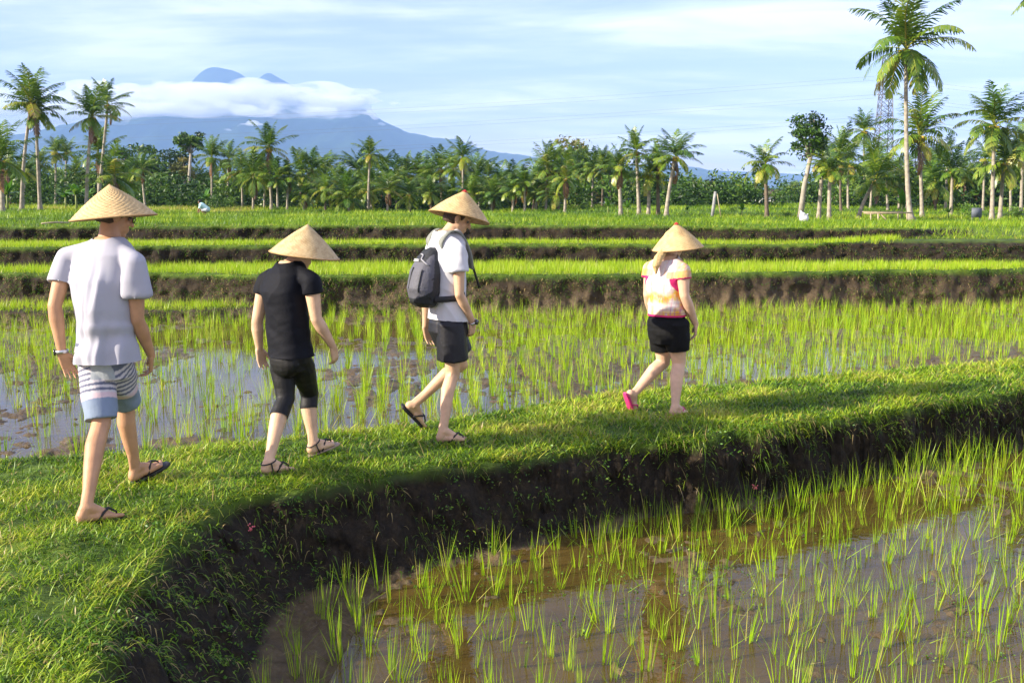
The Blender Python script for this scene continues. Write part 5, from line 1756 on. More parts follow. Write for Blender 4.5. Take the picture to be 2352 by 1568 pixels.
HERO = [
    # base px, crown px, crown radius, depth, label
    (2098, 514, 2081, 112, 128, 50, 'tallest coconut palm with a bare pale trunk rising above everything on the right', dict(single_fronds=77, tr=0.155, lean=-1, nf=25, lo=-46)),
    (50, 476, 72, 236, 82, 62, 'big coconut palm of the leaning pair, its trunk base nearer the frame edge', dict(lean=1)),
    (92, 474, 82, 262, 66, 63, 'coconut palm with a trunk curving up leftwards to cross its bigger twin', dict(lean=1)),
    (6, 480, 2, 368, 88, 58, 'dark coconut palm half cut off by the left frame edge', dict(tr=0.17)),
    (198, 466, 212, 268, 66, 64, 'slim coconut palm leaning right just above the left hat', dict(lean=1)),
    (222, 466, 248, 240, 58, 70, 'taller dark green coconut palm directly behind the slim leaning one above the left hat', dict()),
    (262, 462, 262, 408, 72, 60, 'short bushy dark palm whose fronds spread right behind the left hat tip', dict(nuts=False, tr=0.2)),
    (226, 462, 226, 352, 60, 72, 'yellowish palm crown hanging between the two slim trunks on the left', dict()),
    (624, 480, 618, 340, 58, 78, 'lone tall coconut palm with an X of fronds against the blue mountain, left of centre', dict(lean=-1)),
    (846, 488, 850, 355, 40, 75, 'thin tall coconut palm with small crown standing alone before the cloud at the mountain foot', dict(lean=1, tr=0.13)),
    (1063, 492, 1063, 362, 46, 75, 'tall coconut palm directly above the hat of the man with the backpack', dict(tr=0.12)),
    (1205, 497, 1205, 418, 42, 72, 'short coconut palm in front of the grove, right of the backpack man\'s hat', dict(tr=0.12)),
    (1297, 500, 1300, 410, 46, 68, 'coconut palm with a straight white trunk in front of the olive tree', dict(tr=0.12)),
    (1426, 500, 1422, 385, 56, 56, 'leftmost palm of the row of white trunks in front of the grey barn', dict()),
    (1468, 500, 1462, 348, 52, 58, 'palm with upright feathery top, second in the row of white trunks', dict()),
    (1489, 498, 1492, 402, 54, 57, 'low yellowish palm, third in the row of white trunks', dict()),
    (1512, 502, 1510, 372, 50, 57, 'palm with a dark trunk in the row of white trunks', dict(bark='D')),
    (1530, 502, 1552, 360, 66, 55, 'largest palm of the white trunk row, leaning right with drooping fronds', dict(lean=1)),
    (1762, 493, 1758, 378, 62, 54, 'dark trunked coconut palm standing alone between the barn row and the tall leafy tree', dict(bark='D')),
    (1880, 502, 1890, 368, 56, 54, 'palm just right of the tall leafy tree, its crown touching the leaves', dict()),
    (1904, 508, 1906, 392, 54, 52, 'palm with dark hanging fronds and a pale lower trunk behind the white sack', dict()),
    (1972, 492, 2012, 412, 72, 56, 'low broad palm with drooping fronds above the bamboo rack', dict(lean=1)),
    (1984, 470, 1985, 302, 50, 90, 'far tall palm standing alone left of the lattice tower', dict()),
    (2118, 500, 2112, 312, 88, 62, 'large yellow green palm right behind the tallest palm\'s trunk', dict()),
    (2184, 492, 2188, 392, 66, 66, 'mid sized palm left of the twin white trunks on the right', dict()),
    (2278, 508, 2284, 288, 92, 55, 'tall palm with yellow nuts and an upright spear, left of the twin white trunks', dict()),
    (2296, 508, 2306, 372, 74, 56, 'lower palm of the twin white trunks near the right edge', dict(lean=1)),
    (2345, 490, 2350, 330, 70, 70, 'palm cut by the right frame edge behind the twin trunks', dict()),
    (2470, 520, 2425, -28, 120, 46, 'palm standing outside the top right corner with only frond tips in view', dict(lean=-1)),
    (1228, 470, 1238, 428, 40, 80, 'small palm crown left of the olive tree foot', dict(nuts=False)),
    (126, 446, 128, 350, 38, 95, 'left one of two small far palms with parallel trunks beyond the banana plants', dict(tr=0.13)),
    (148, 446, 152, 352, 36, 97, 'right one of two small far palms with parallel trunks beyond the banana plants', dict(tr=0.13)),
    (91, 448, 92, 378, 38, 92, 'small far palm behind the pair of crossing trunks', dict(tr=0.13)),
    (334, 450, 325, 388, 42, 82, 'small leaning palm in front of the dark wood, right of the left hat', dict(lean=-1, tr=0.12)),
    (485, 440, 486, 362, 46, 88, 'left one of two palms under the round topped emergent tree', dict(tr=0.13)),
    (521, 440, 525, 366, 42, 90, 'right one of two palms under the round topped emergent tree', dict(tr=0.13)),
]
for bx, by, cx, cy, Rp, d, lab, kw in HERO:
    kw = dict(kw)
    if kw.get('bark') == 'D': kw['bark'] = DBARK
    palm(bx, by, cx, cy, Rp, d, lab, None, **kw)

# the grove: many look-alike palms behind
GR = []
for px in list(range(555, 1290, 27)):
    GR.append((px, rng.uniform(388, 436), rng.uniform(42, 60), rng.uniform(76, 100)))
for px in list(range(700, 1280, 48)):
    GR.append((px, rng.uniform(430, 458), rng.uniform(38, 54), rng.uniform(72, 78)))
for px in (1325, 1340, 1362, 1385, 1400, 1315, 1345, 1275):
    GR.append((px, rng.uniform(370, 420), rng.uniform(36, 46), rng.uniform(82, 100)))
for px in (1930, 1948, 2035, 2060, 2085, 2140, 2150, 2175, 2215, 2235, 2250, 2262, 2320, 2335, 2360, 2395, 1915, 2005):
    GR.append((px, rng.uniform(345, 420), rng.uniform(40, 58), rng.uniform(72, 98)))
for px in (20, 60, 172, 300, 280):
    GR.append((px, rng.uniform(385, 420), rng.uniform(34, 48), rng.uniform(84, 100)))
for px, cy, Rp, d in GR:
    where = 'left of the barn' if px < 1420 else 'right of the barn'
    palm(px + rng.uniform(-6, 6), 480, px, cy, Rp, d, ('small coconut palm packed in the dense grove %s' % where) if 320 < px else 'small coconut palm in the dim wood behind the left palms',
         'palms in the grove ' + (where if px > 320 else 'at the left'), nuts=rng.random() < 0.4, tr=0.12, lean=rng.choice([-1, 0, 1]), bark=BARK if rng.random() < 0.6 else DBARK)


def leafy(blobs, n, size, tint=(0.45, 0.16), nz=0.6):
    """leaves through ellipsoid clumps: blobs (cx,cy,cz,rx,ry,rz)"""
    B = np.array(blobs)
    vol = (B[:, 3] * B[:, 4] * B[:, 5]) ** 0.72
    k = rng.choice(len(B), n, p=vol / vol.sum())
    u = rng.normal(size=(n, 3)); u /= np.linalg.norm(u, axis=1)[:, None]
    r = np.abs(rng.normal(0.82, 0.26, n))
    P = B[k, :3] + u * r[:, None] * B[k, 3:]
    kf = 0.5 / max(size, 0.08)
    keep = fbm2(P[:, 0] * kf + P[:, 1] * kf * 0.7, P[:, 2] * kf * 1.4, 71, 3) > 0.42
    P, k = P[keep], k[keep]
    bt = rng.normal(0, tint[1], len(B))
    t = np.clip(tint[0] + bt[k] + rng.normal(0, 0.12, len(P)), 0, 1)
    V, q, idx = leaves(P, rng.uniform(0.7, 1.25, len(P)) * size, 0.65, nz)
    return V, q, t[idx]


def tree_meshes(h, cw, ch, nb, nl, size, tint, trunk_r=0.2, flat=1.0, seed=0):
    """unit broadleaf tree standing at the origin: trunk + crown"""
    blobs, mb = [], MB()
    zc = h - ch / 2
    fork = h - ch * 0.95
    mb.tube([(0, 0, -0.3), (0.03 * h, 0, fork * 0.5), (0, 0.02 * h, fork)], [trunk_r * 1.3, trunk_r, trunk_r * 0.8], 8)
    for k in range(nb):
        a = rng.uniform(0, 6.28); rr = math.sqrt(rng.random()) * cw * 0.42
        zz = zc + rng.uniform(-0.42, 0.42) * ch * (1 - 0.5 * rr / (cw * 0.5))
        c = np.array([rr * math.cos(a), rr * math.sin(a), zz])
        s = rng.uniform(0.14, 0.24) * cw
        blobs.append((*c, s, s, s * 0.62 * flat))
        mid = np.array([c[0] * 0.45, c[1] * 0.45, fork + (zz - fork) * 0.45])
        mb.tube([(0, 0.02 * h, fork * 0.97), mid, c], [trunk_r * 0.55, trunk_r * 0.32, trunk_r * 0.1], 5)
    V, q, t = leafy(blobs, nl, size, tint)
    cm = mk('crown', V, q, tint=t)
    return mb.mesh('trunk'), cm


def place_tree(tm, cmesh, mat, bark, x, y, s, label, group=None, name='broadleaf_tree', sz=None, cat='tree', sink=0.1):
    z = gz(x, y) - sink
    r = empty(name, (x, y, z), label, cat, group)
    for nm, me, mt in (('trunk', tm, bark), ('crown', cmesh, mat)):
        if not me.materials: me.materials.append(mt)
        o = bpy.data.objects.new(nm, me); col.objects.link(o); o.parent = r
        o.scale = (s, s, sz or s)
    r.rotation_euler = (0, 0, rng.uniform(0, 6.28))
    return r


def hero_tree(bx, d, top, cw, ch, nb, nl, size, tint, mat, bark, label, name='broadleaf_tree', tr=0.2, flat=1.0, cx=None):
    """bx, top, cw, ch in picture units"""
    k = d / F
    x = (bx - CX) * k
    z0 = gz(x, d)
    h = aty(bx, top, d)[2] - z0
    tm, cm = tree_meshes(h, cw * k, ch * k, nb, nl, size, tint, tr, flat)
    return place_tree(tm, cm, mat, bark, x, d, 1.0, label, None, name)


PALEBARK = pbr('pale_bark', (0.32, 0.29, 0.23), 0.85, 0.2, noise=(5, 0.3), bump=(6, 0.4))
hero_tree(447, 105, 288, 66, 62, 22, 2600, 0.20, (0.45, 0.18), BROAD, PALEBARK, 'tall round topped tree on a bare pale trunk standing out above the left wood', tr=0.16)
hero_tree(1295, 110, 303, 100, 110, 24, 3000, 0.22, (0.55, 0.2), OLIVE, PALEBARK, 'large airy olive coloured tree rising behind the grove right of centre', tr=0.3)
hero_tree(1268, 104, 380, 84, 80, 16, 1800, 0.22, (0.5, 0.2), OLIVE, DBARK, 'lower brownish olive tree at the left foot of the large airy one', tr=0.2)
hero_tree(972, 112, 372, 88, 80, 18, 2400, 0.22, (0.3, 0.16), BROAD, DBARK, 'dark round tree poking above the palm grove near the middle', tr=0.25)
hero_tree(322, 112, 326, 130, 74, 18, 2600, 0.24, (0.5, 0.2), BROAD, DBARK, 'flat layered green tree top above the wood right of the left palms', flat=0.45, tr=0.25)
hero_tree(402, 116, 342, 110, 70, 18, 2600, 0.24, (0.15, 0.1), BROAD, DBARK, 'very dark tree top left of the round topped emergent tree', flat=0.8, tr=0.25)
hero_tree(432, 112, 352, 50, 60, 12, 1500, 0.22, (0.75, 0.15), OLIVE, DBARK, 'yellowish bushy crown at the foot of the round topped emergent tree', tr=0.2)
hero_tree(1408, 118, 330, 120, 130, 22, 3200, 0.24, (0.25, 0.16), BROAD, DBARK, 'dark tall tree behind the grey barn', tr=0.3)
for px_, d_, top_, cw_, ch_, m_, lab_ in [(318, 98, 392, 100, 84, BROAD, 'bright green leafy tree in front of the wood right of the small leaning palm'), (378, 96, 384, 110, 92, BROAD, 'broad bright green tree mass between the left palms and the farmer'),
                                          (432, 95, 396, 90, 80, BROAD, 'bright green leafy tree beneath the emergent tree, right of the broad mass'), (1360, 98, 382, 96, 96, OLIVE, 'olive green tree directly left of the grey barn'),
                                          (1690, 100, 408, 120, 70, BROAD, 'wide green tree behind the leaning grey post'), (262, 102, 372, 90, 90, BROAD, 'green tree behind the bushy palm at the left hat'),
                                          (2260, 92, 380, 110, 110, BROAD, 'dark leafy tree behind the twin white trunks'), (1610, 104, 404, 80, 70, OLIVE, 'olive tree to the right of the leaning white trunk')]:
    hero_tree(px_, d_, top_, cw_, ch_, 16, 2000, 0.22, (rng.uniform(0.5, 0.72), 0.2), m_, DBARK, lab_, tr=0.18)
# the leaning leafy tree on the right
k_ = 53 / F
x_ = (1832 - CX) * k_
z_ = gz(x_, 53)
root = empty('broadleaf_tree', (x_, 53, z_ - 0.08), 'tall slender leafy tree with a leaning white trunk and glossy dark green top', 'tree')
topx = (1852 - 1832) * k_
hz = aty(1850, 350, 53)[2] - z_
mb = MB(); mb.tube([(0, 0, -0.2), (topx * 0.35, 0, hz * 0.5), (topx, 0, hz)], [0.17, 0.13, 0.10], 9)
bl = []
for cx_, cy_, rr in ((1842, 280, 22), (1868, 275, 20), (1880, 302, 24), (1832, 308, 20), (1856, 318, 26), (1888, 330, 18), (1840, 338, 20), (1866, 345, 18), (1848, 358, 14), (1855, 296, 20)):
    p = aty(cx_, cy_, 53)
    q = (p[0] - x_, rng.uniform(-0.5, 0.5), p[2] - z_ + 0.08)
    bl.append((*q, rr * k_, rr * k_, rr * k_ * 0.75))
    mb.tube([(topx * 0.9, 0, hz * 0.92), ((topx + q[0]) / 2, q[1] / 2, (hz + q[2]) / 2), q], [0.07, 0.05, 0.02], 5)
link('trunk', mb.mesh('trunk'), PALEBARK, root, world=False)
V, q, t = leafy(bl, 2400, 0.13, (0.4, 0.15))
link('crown', mk('crown', V, q, tint=t), BROAD, root, world=False)

# the wood behind
WOOD = [tree_meshes(7.0, 6.5, 5.6, 16, 2300, 0.26, (m, 0.18), 0.2) for m in (0.35, 0.5, 0.75, 0.6)]
for px in range(-120, 2480, 62):
    for rowi in range(2):
        p = px + rng.uniform(-25, 25) + 30 * rowi
        d = rng.uniform(104, 122) + 14 * rowi
        topy = np.interp(p, [-100, 250, 560, 900, 1250, 1430, 1600, 1800, 1950, 2450], [395, 380, 400, 425, 428, 400, 425, 425, 400, 385]) + rng.uniform(-30, 10)
        x = (p - CX) / F * d
        h = aty(p, topy, d)[2] - gz(x, d)
        tm, cm = WOOD[int(rng.integers(4))]
        s = max(h, 2.0) / 7.0
        area = 'behind the left palms' if p < 560 else 'behind the middle palm grove' if p < 1600 else 'behind the right palms'
        place_tree(tm, cm, BROAD, DBARK, x, d, s * 1.15, 'dense leafy tree of the dark wood ' + area, 'trees of the wood ' + area, sz=s)

# shrubs and undergrowth
SHR = []
for k in range(4):
    bl = [(rng.normal(0, 0.5), rng.normal(0, 0.4), rng.uniform(0.25, 0.95), 0.45, 0.45, 0.4) for _ in range(9)]
    V, q, t = leafy(bl, 1100, 0.10, (rng.uniform(0.35, 0.65), 0.15))
    m = mk('shrub', V, q, tint=t); m.materials.append(BROAD); SHR.append(m)
DSH = []
for k in range(3):
    bl = [(rng.normal(0, 0.6), rng.normal(0, 0.4), rng.uniform(0.2, 1.1), 0.45, 0.45, 0.45) for _ in range(10)]
    V, q, t = leafy(bl, 1200, 0.10, (0.36, 0.2))
    m = mk('shrub', V, q, tint=t); m.materials.append(BROAD); DSH.append(m)
SH = [(500, 78, 34, 'tall round bush beside the banana clump left of centre'), (530, 80, 30, 'smaller green bush right of the tall round bush'), (455, 84, 20, 'low grey green bush on the yellow terrace'), (395, 84, 17, 'low bush at the left end of the yellow terrace'),
      (1115, 76, 26, 'bright bush under the grove behind the backpack man'), (1880, 62, 17, 'leafy bush on the bank behind the white sack'), (1800, 58, 18, 'low wide bush between the lone dark palm and the leafy tree'),
      (2225, 60, 40, 'big dark bush at the foot of the twin white trunks'), (2325, 60, 34, 'dark bush at the right frame edge'), (1680, 70, 16, 'small bush near the leaning post'), (1340, 74, 14, 'small bush by the terraces left of the barn'),
      (845, 74, 14, 'small pale bush by the thin tall palm foot'), (640, 74, 14, 'weedy clump right of the lone tall palm'), (735, 70, 12, 'weedy clump in the meadow under the grove')]
for px, d, hp, lab in SH:
    x = (px - CX) / F * d
    s = hp * d / F / 1.35
    o = bpy.data.objects.new('shrub', SHR[int(rng.integers(4))]); col.objects.link(o)
    o.location = (x, d, gz(x, d) - 0.05); o.scale = (s * 1.2, s, s); o.rotation_euler = (0, 0, rng.uniform(0, 6.28))
    tag(o, lab, 'bush')
for px in range(-60, 2440, 22):
    p = px + rng.uniform(-8, 8)
    if 1370 < p < 1440 or 1725 < p < 1810: d = 158
    else: d = rng.choice([rng.uniform(84, 92), rng.uniform(100, 106)])
    x = (p - CX) / F * d
    o = bpy.data.objects.new('shrub', DSH[int(rng.integers(3))]); col.objects.link(o)
    s = rng.uniform(1.3, 2.5)
    o.location = (x, d, gz(x, d) - 0.1); o.scale = (s * 1.3, s, s); o.rotation_euler = (0, 0, rng.uniform(0, 6.28))
    tag(o, 'dim bush of the undergrowth along the foot of the wood', 'bush', 'undergrowth bushes along the wood')

# banana plants


def banana_meshes(seed):
    r = np.random.default_rng(seed)
    mb = MB(); mb.tube([(0, 0, -0.1), (0.02, 0, 0.7), (0.04, 0, 1.3)], [0.10, 0.08, 0.05], 8)
    V, q, ti, n = [], [], [], 0
    for i in range(9):
        el = R_(r.uniform(15, 85)); az = i * 2.4 + r.normal(0, 0.3); L = r.uniform(1.0, 1.5); bend = r.uniform(0.5, 1.5)
        K = 8; t = np.linspace(0, 1, K); a = el - bend * t ** 1.4
        d = np.stack([np.cos(a) * math.cos(az), np.cos(a) * math.sin(az), np.sin(a)], 1)
        p = np.concatenate([[[0.04, 0, 1.2]], np.array([0.04, 0, 1.2]) + np.cumsum(d[:-1] * L / (K - 1), 0)])
        s = np.array([-math.sin(az), math.cos(az), 0]); w = 0.20 * np.sin(np.pi * np.clip(0.08 + 0.9 * t, 0, 1)) ** 0.6
        dn = np.array([0, 0, -0.35]) * w[:, None]
        V.append(np.stack([p + s * w[:, None] + dn, p, p - s * w[:, None] + dn], 1).reshape(-1, 3))
        for k in range(K - 1):
            q += [[n + 3 * k, n + 3 * k + 1, n + 3 * k + 4, n + 3 * k + 3], [n + 3 * k + 1, n + 3 * k + 2, n + 3 * k + 5, n + 3 * k + 4]]
        ti.append(np.full(3 * K, np.clip(r.normal(0.6, 0.2), 0, 1))); n += 3 * K
    return mb.mesh('stem'), mk('leaf_crown', np.concatenate(V), np.array(q), tint=np.concatenate(ti))


BAN = [banana_meshes(k) for k in range(3)]
STEM = pbr('banana_stem', (0.22, 0.26, 0.08), 0.6, 0.3, noise=(6, 0.3))
for px, d, hp, lab in [(185, 68, 62, 'tallest banana plant of the clump left of the slim leaning palm'), (160, 70, 48, 'banana plant at the left side of the banana clump'), (212, 70, 45, 'banana plant at the right side of the banana clump'), (28, 64, 60, 'banana plant under the dark palm at the left edge'),
                        (480, 76, 42, 'banana plant in front of the tall round bush'), (1395, 60, 34, 'young banana plant with one upright leaf, below the barn'), (1440, 58, 30, 'bright young banana plant beside the leftmost white trunk'), (1575, 58, 22, 'small banana plant right of the leaning white trunk'),
                        (2170, 58, 26, 'low yellowish banana plant right of the tallest palm foot'), (2205, 60, 24, 'low banana plant left of the grey panel'), (1700, 56, 30, 'young palm like sprout with yellow leaf right of the leaning post'), (2065, 54, 62, 'leafy young plant behind the bamboo rack')]:
    x = (px - CX) / F * d; s = hp * d / F / 2.1
    r = empty('banana_plant', (x, d, gz(x, d)), lab, 'banana plant')
    a, b = BAN[int(rng.integers(3))]
    for nm, me, mt in (('stem', a, STEM), ('leaf_crown', b, BANANA)):
        if not me.materials: me.materials.append(mt)
        o = bpy.data.objects.new(nm, me); col.objects.link(o); o.parent = r; o.scale = (s, s, s)
    r.rotation_euler = (0, 0, rng.uniform(0, 6.28))

# ================================================================== BUILDINGS AND FIELD OBJECTS
PLASTER = pbr('grey_plaster', (0.26, 0.27, 0.29), 0.9, 0.2, noise=(1.5, 0.25), bump=(9, 0.3))
WHITE = pbr('white_plaster', (0.7, 0.69, 0.66), 0.85, 0.2, noise=(1.2, 0.15))
TILE = pbr('brown_tiles', (0.075, 0.045, 0.035), 0.85, 0.2, noise=(4, 0.4), bump=(12, 0.7))
DARK = pbr('dark_opening', (0.012, 0.012, 0.012), 0.9, 0.1)
BAMBOO = pbr('bamboo', (0.36, 0.29, 0.18), 0.55, 0.4, noise=(7, 0.3))
GREYWOOD = pbr('weathered_wood', (0.27, 0.27, 0.26), 0.85, 0.2, noise=(6, 0.35), bump=(14, 0.5))
STEEL = pbr('galvanised_steel', (0.12, 0.125, 0.14), 0.5, 0.5, noise=(3, 0.15), metallic=0.4)
SACKM = pbr('white_sack', (0.6, 0.6, 0.58), 0.7, 0.3, noise=(9, 0.1), bump=(22, 0.5))


def house(px, d, wpx, wall_top, ridge, label, wallm, gable=True, depth=5.0, name='barn'):
    k = d / F
    x = (px - CX) * k; z0 = gz(x, d) - 0.15
    hw = wpx * k / 2
    ze = aty(px, wall_top, d)[2] - z0; zr = aty(px, ridge, d)[2] - z0
    r = empty(name, (x, d, z0), label, 'building')
    mb = MB()
    a, b = -depth / 2, depth / 2
    if gable:      # gable end faces the camera
        prof = [(-hw, 0), (hw, 0), (hw, ze), (0, zr), (-hw, ze)]
        mb.rings([[(u, y, w) for u, w in prof] for y in (a, b)])
        link('wall', mb.mesh('wall', smooth=False), wallm, r, world=False)
        mb = MB()
        for s in (-1, 1):
            o = 0.28
            sl = (zr - ze) / hw
            P = [(0, zr + 0.02), (s * (hw + o), ze - sl * o + 0.02), (s * (hw + o), ze - sl * o + 0.16), (0, zr + 0.18)]
            mb.rings([[(u, y, w) for u, w in P] for y in (a - 0.35, b + 0.35)])
    else:
        prof = [(a, 0), (b, 0), (b, ze), (0, zr - 0.05), (a, ze)]
        mb.rings([[(u, y, w) for y, w in prof] for u in (-hw, hw)])
        link('wall', mb.mesh('wall', smooth=False), wallm, r, world=False)
        mb = MB()
        for s in (-1, 1):
            sl = (zr - ze) / b
            P = [(0, zr), (s * (b + 0.4), ze - sl * 0.4 + 0.04), (s * (b + 0.4), ze - sl * 0.4 + 0.18), (0, zr + 0.16)]
            mb.rings([[(u, y, w) for y, w in P] for u in (-hw - 0.3, hw + 0.3)])
    link('roof', mb.mesh('roof', smooth=False), TILE, r, world=False)
    return r, hw, ze


r, hw, ze = house(1403, 150, 58, 449, 434, 'grey plastered barn with a steep brown roof half hidden by the white palm trunks', PLASTER)
mb = MB(); mb.box((0.1, -2.51, 0.75), 0.4, 0.02, 0.75); link('door', mb.mesh('door', smooth=False), DARK, r, world=False)
r, hw, ze = house(1345, 152, 46, 455, 446, 'small farm shed with a brown roof left of the grey barn', GREYWOOD, gable=False, depth=4, name='shed')
r, hw, ze = house(1765, 148, 74, 449, 438, 'low white farmhouse behind the lone dark palm', WHITE, gable=False, name='farmhouse')
for s in (-0.55, 0.0, 0.5):
    mb = MB(); mb.box((hw * s, -2.51, ze * 0.5), 0.3, 0.02, 0.35); link('window', mb.mesh('window', smooth=False), DARK, r, world=False)
r, hw, ze = house(2126, 148, 30, 446, 438, 'small white farmhouse glimpsed right of the tallest palm trunk', WHITE, gable=False, name='farmhouse')
mb = MB(); mb.box((0, -2.51, ze * 0.45), 0.3, 0.02, 0.45); link('door', mb.mesh('door', smooth=False), DARK, r, world=False)

# leaning post with a bamboo stake
d = 52
b = aty(1634, 503, d); t = aty(1643, 440, d); z = gz(b[0], d)
mb = MB(); mb.tube([(b[0], d, z - 0.2), ((b[0] + t[0]) / 2 + 0.02, d, (z + t[2]) / 2), (t[0], d, t[2])], [0.075, 0.085, 0.07], 8)
tag(link('wooden_post', mb.mesh('post'), GREYWOOD), 'weathered grey post leaning in the meadow between barn row and lone palm', 'post')
b = aty(1660, 500, d); t = aty(1650, 445, d); z = gz(b[0], d)
mb = MB(); mb.tube([(b[0], d + 0.3, z - 0.1), (t[0], d + 0.3, t[2])], 0.025, 6)
tag(link('bamboo_stake', mb.mesh('stake'), BAMBOO), 'thin yellow bamboo stake next to the leaning grey post', 'stake')

# bamboo rack under the tall palm
d = 49.0
P = lambda px, py, dd=d: aty(px, py, dd)
x0, x1 = P(1985, 490)[0], P(2090, 490)[0]
zg = gz((x0 + x1) / 2, d)
zt = P(2040, 491)[2]
rk = empty('bamboo_rack', ((x0 + x1) / 2, d, zg), 'low bamboo rail rack on thin posts beside the tallest palm trunk', 'rack')
for nm, (pa, pb, rad) in [('rail', ((x0 - 0.15, d - 0.35, zt + 0.03), (x1, d - 0.30, zt + 0.06), 0.03)), ('rail', ((x0 + 0.2, d + 0.3, zt), (x1 + 0.3, d + 0.35, zt + 0.04), 0.028)), ('rail', ((x0 - 0.2, d - 0.3, zt + 0.09), (x0 + 1.9, d + 0.25, zt + 0.1), 0.025)),
                       ('leg', ((P(1994, 520)[0], d - 0.35, zg - 0.1), (P(1994, 492)[0], d - 0.35, zt + 0.02), 0.035)), ('leg', ((P(2012, 520)[0], d - 0.33, zg - 0.1), (P(2011, 490)[0], d - 0.33, zt + 0.02), 0.04)),
                       ('leg', ((P(2079, 515)[0], d - 0.3, zg - 0.1), (P(2077, 490)[0], d - 0.3, zt + 0.04), 0.035)), ('leg', ((P(2068, 512)[0], d + 0.3, zg - 0.1), (P(2068, 492)[0], d + 0.3, zt + 0.02), 0.03)),
                       ('brace', ((P(2038, 520)[0], d - 0.3, zg - 0.05), (P(2017, 496)[0], d - 0.3, zt), 0.03))]:
    mb = MB(); mb.tube([pa, (np.array(pa) + np.array(pb)) / 2 + [0, 0, -0.01], pb], rad, 7)
    link(nm, mb.mesh(nm), BAMBOO, rk)

# white sack
d = 45
x = P(1846, 505, d)[0]; z = gz(x, d)
mb = MB()
mb.ell((x, d, z + 0.17), np.diag([0.22, 0.17, 0.24]), 14, 10); mb.ell((x - 0.05, d, z + 0.36), np.diag([0.15, 0.12, 0.10]), 12, 8)
mb.cone((x - 0.11, d, z + 0.4), 0.05, (x - 0.15, d, z + 0.53), 0.025, 8); mb.cone((x + 0.12, d, z + 0.33), 0.05, (x + 0.19, d, z + 0.40), 0.03, 8)
me = fuse(mb, 'sack', 0.025, 3)
Vv = verts_of(me); nn = normals_of(me); set_verts(me, Vv + nn * (0.05 * (vn3(Vv[:, 0] * 9, Vv[:, 1] * 9, Vv[:, 2] * 9, 5) - 0.5))[:, None])
tag(link('rice_sack', me, SACKM), 'stuffed white sack with tied corners standing on the meadow edge', 'sack')
# grey panel near the twin trunks
d = 54
x = P(2243, 493, d)[0]; z = gz(x, d)
r = empty('panel', (x, d, z), 'upright grey panel on two short legs in the grass left of the twin white trunks', 'panel')
mb = MB(); mb.box((x, d, z + 0.42), 0.27, 0.03, 0.25); link('board', mb.mesh('board', smooth=False), pbr('grey_panel', (0.10, 0.115, 0.14), 0.6, 0.4, noise=(4, 0.15)), r)
for s in (-0.2, 0.2):
    mb = MB(); mb.box((x + s, d + 0.055, z + 0.2), 0.025, 0.025, 0.3); link('leg', mb.mesh('leg', smooth=False), GREYWOOD, r)
# pale bamboo pole lying on the left terrace edge
a, b = aty(96, 520, 23.6), aty(158, 513, 24.1)
mb = MB(); za, zb = gz(a[0], a[1]) + 0.08, gz(b[0], b[1]) + 0.09
mb.tube([(a[0], a[1], za), ((a[0] + b[0]) / 2, (a[1] + b[1]) / 2, (za + zb) / 2 + 0.02), (b[0], b[1], zb)], 0.022, 8)
tag(link('bamboo_pole', mb.mesh('pole'), BAMBOO), 'pale bamboo pole lying on the grassy terrace edge at the far left', 'pole')

# lattice tower and its wires
d = 300
tx0 = aty(2025, 400, d)[0]; z0 = gz(tx0, d) - 0.5
H_ = aty(2025, 128, d)[2] - z0
tw = empty('lattice_tower', (tx0, d, z0), 'grey steel lattice tower behind the palms carrying power wires', 'tower')
hw_at = lambda z: 2.9 - 1.9 * min(1, z / H_)
mb = MB(); lv = np.linspace(0, H_, 19)
cr = [(-1, -1), (1, -1), (1, 1), (-1, 1)]
for i, j in cr:
    mb.bar((i * hw_at(0), j * hw_at(0), 0), (i * hw_at(H_), j * hw_at(H_), H_), 0.20)
for za, zb in zip(lv[:-1], lv[1:]):
    a, b = hw_at(za), hw_at(zb)
    for f in range(4):
        i, j = cr[f]; k, l = cr[(f + 1) % 4]
        mb.bar((i * a, j * a, za), (k * b, l * b, zb), 0.12); mb.bar((k * a, l * a, za), (i * b, j * b, zb), 0.12)
        mb.bar((i * b, j * b, zb), (k * b, l * b, zb), 0.12)
link('mast', mb.mesh('mast', smooth=False), STEEL, tw, world=False)
WIRES = [(176, 292), (185, 302), (218, 330), (226, 338), (268, 372), (276, 380)]
for k, (ya, yb) in enumerate(WIRES[::2]):
    zc = aty(2025, ya, d)[2] - z0
    mb = MB(); mb.bar((-2.6, 0, zc), (2.6, 0, zc + 0.2), 0.22); mb.bar((-2.6, 0, zc), (0, 0, zc + 1.6), 0.12); mb.bar((2.6, 0, zc), (0, 0, zc + 1.6), 0.12)
    link('crossarm', mb.mesh('crossarm', smooth=False), STEEL, tw, world=False)
WIRE = pbr('wire', (0.16, 0.17, 0.19), 0.5, 0.4)
lev = ['highest', 'middle', 'lowest']
for k, (ya, yb) in enumerate(WIRES):
    for side in (0, 1):
        A = aty(2025 + (-18 if side == 0 else 18), ya, d + (0.8 if k % 2 else -0.8))
        B = aty(-160, yb, d + 60) if side == 0 else aty(2500, ya + 46, d - 10)
        u = np.linspace(0, 1, 24)[:, None]
        pts = A * (1 - u) + B * u
        pts[:, 2] -= (2.0 if side == 0 else 0.8) * 4 * u[:, 0] * (1 - u[:, 0])
        mb = MB(); mb.tube(pts, 0.022, 5)
        tag(link('power_wire', mb.mesh('wire'), WIRE), '%s wire of the %s pair running %s of the lattice tower' % ('front' if k % 2 == 0 else 'rear', lev[k // 2], 'left' if side == 0 else 'right'), 'wire', 'power wires of the lattice tower')

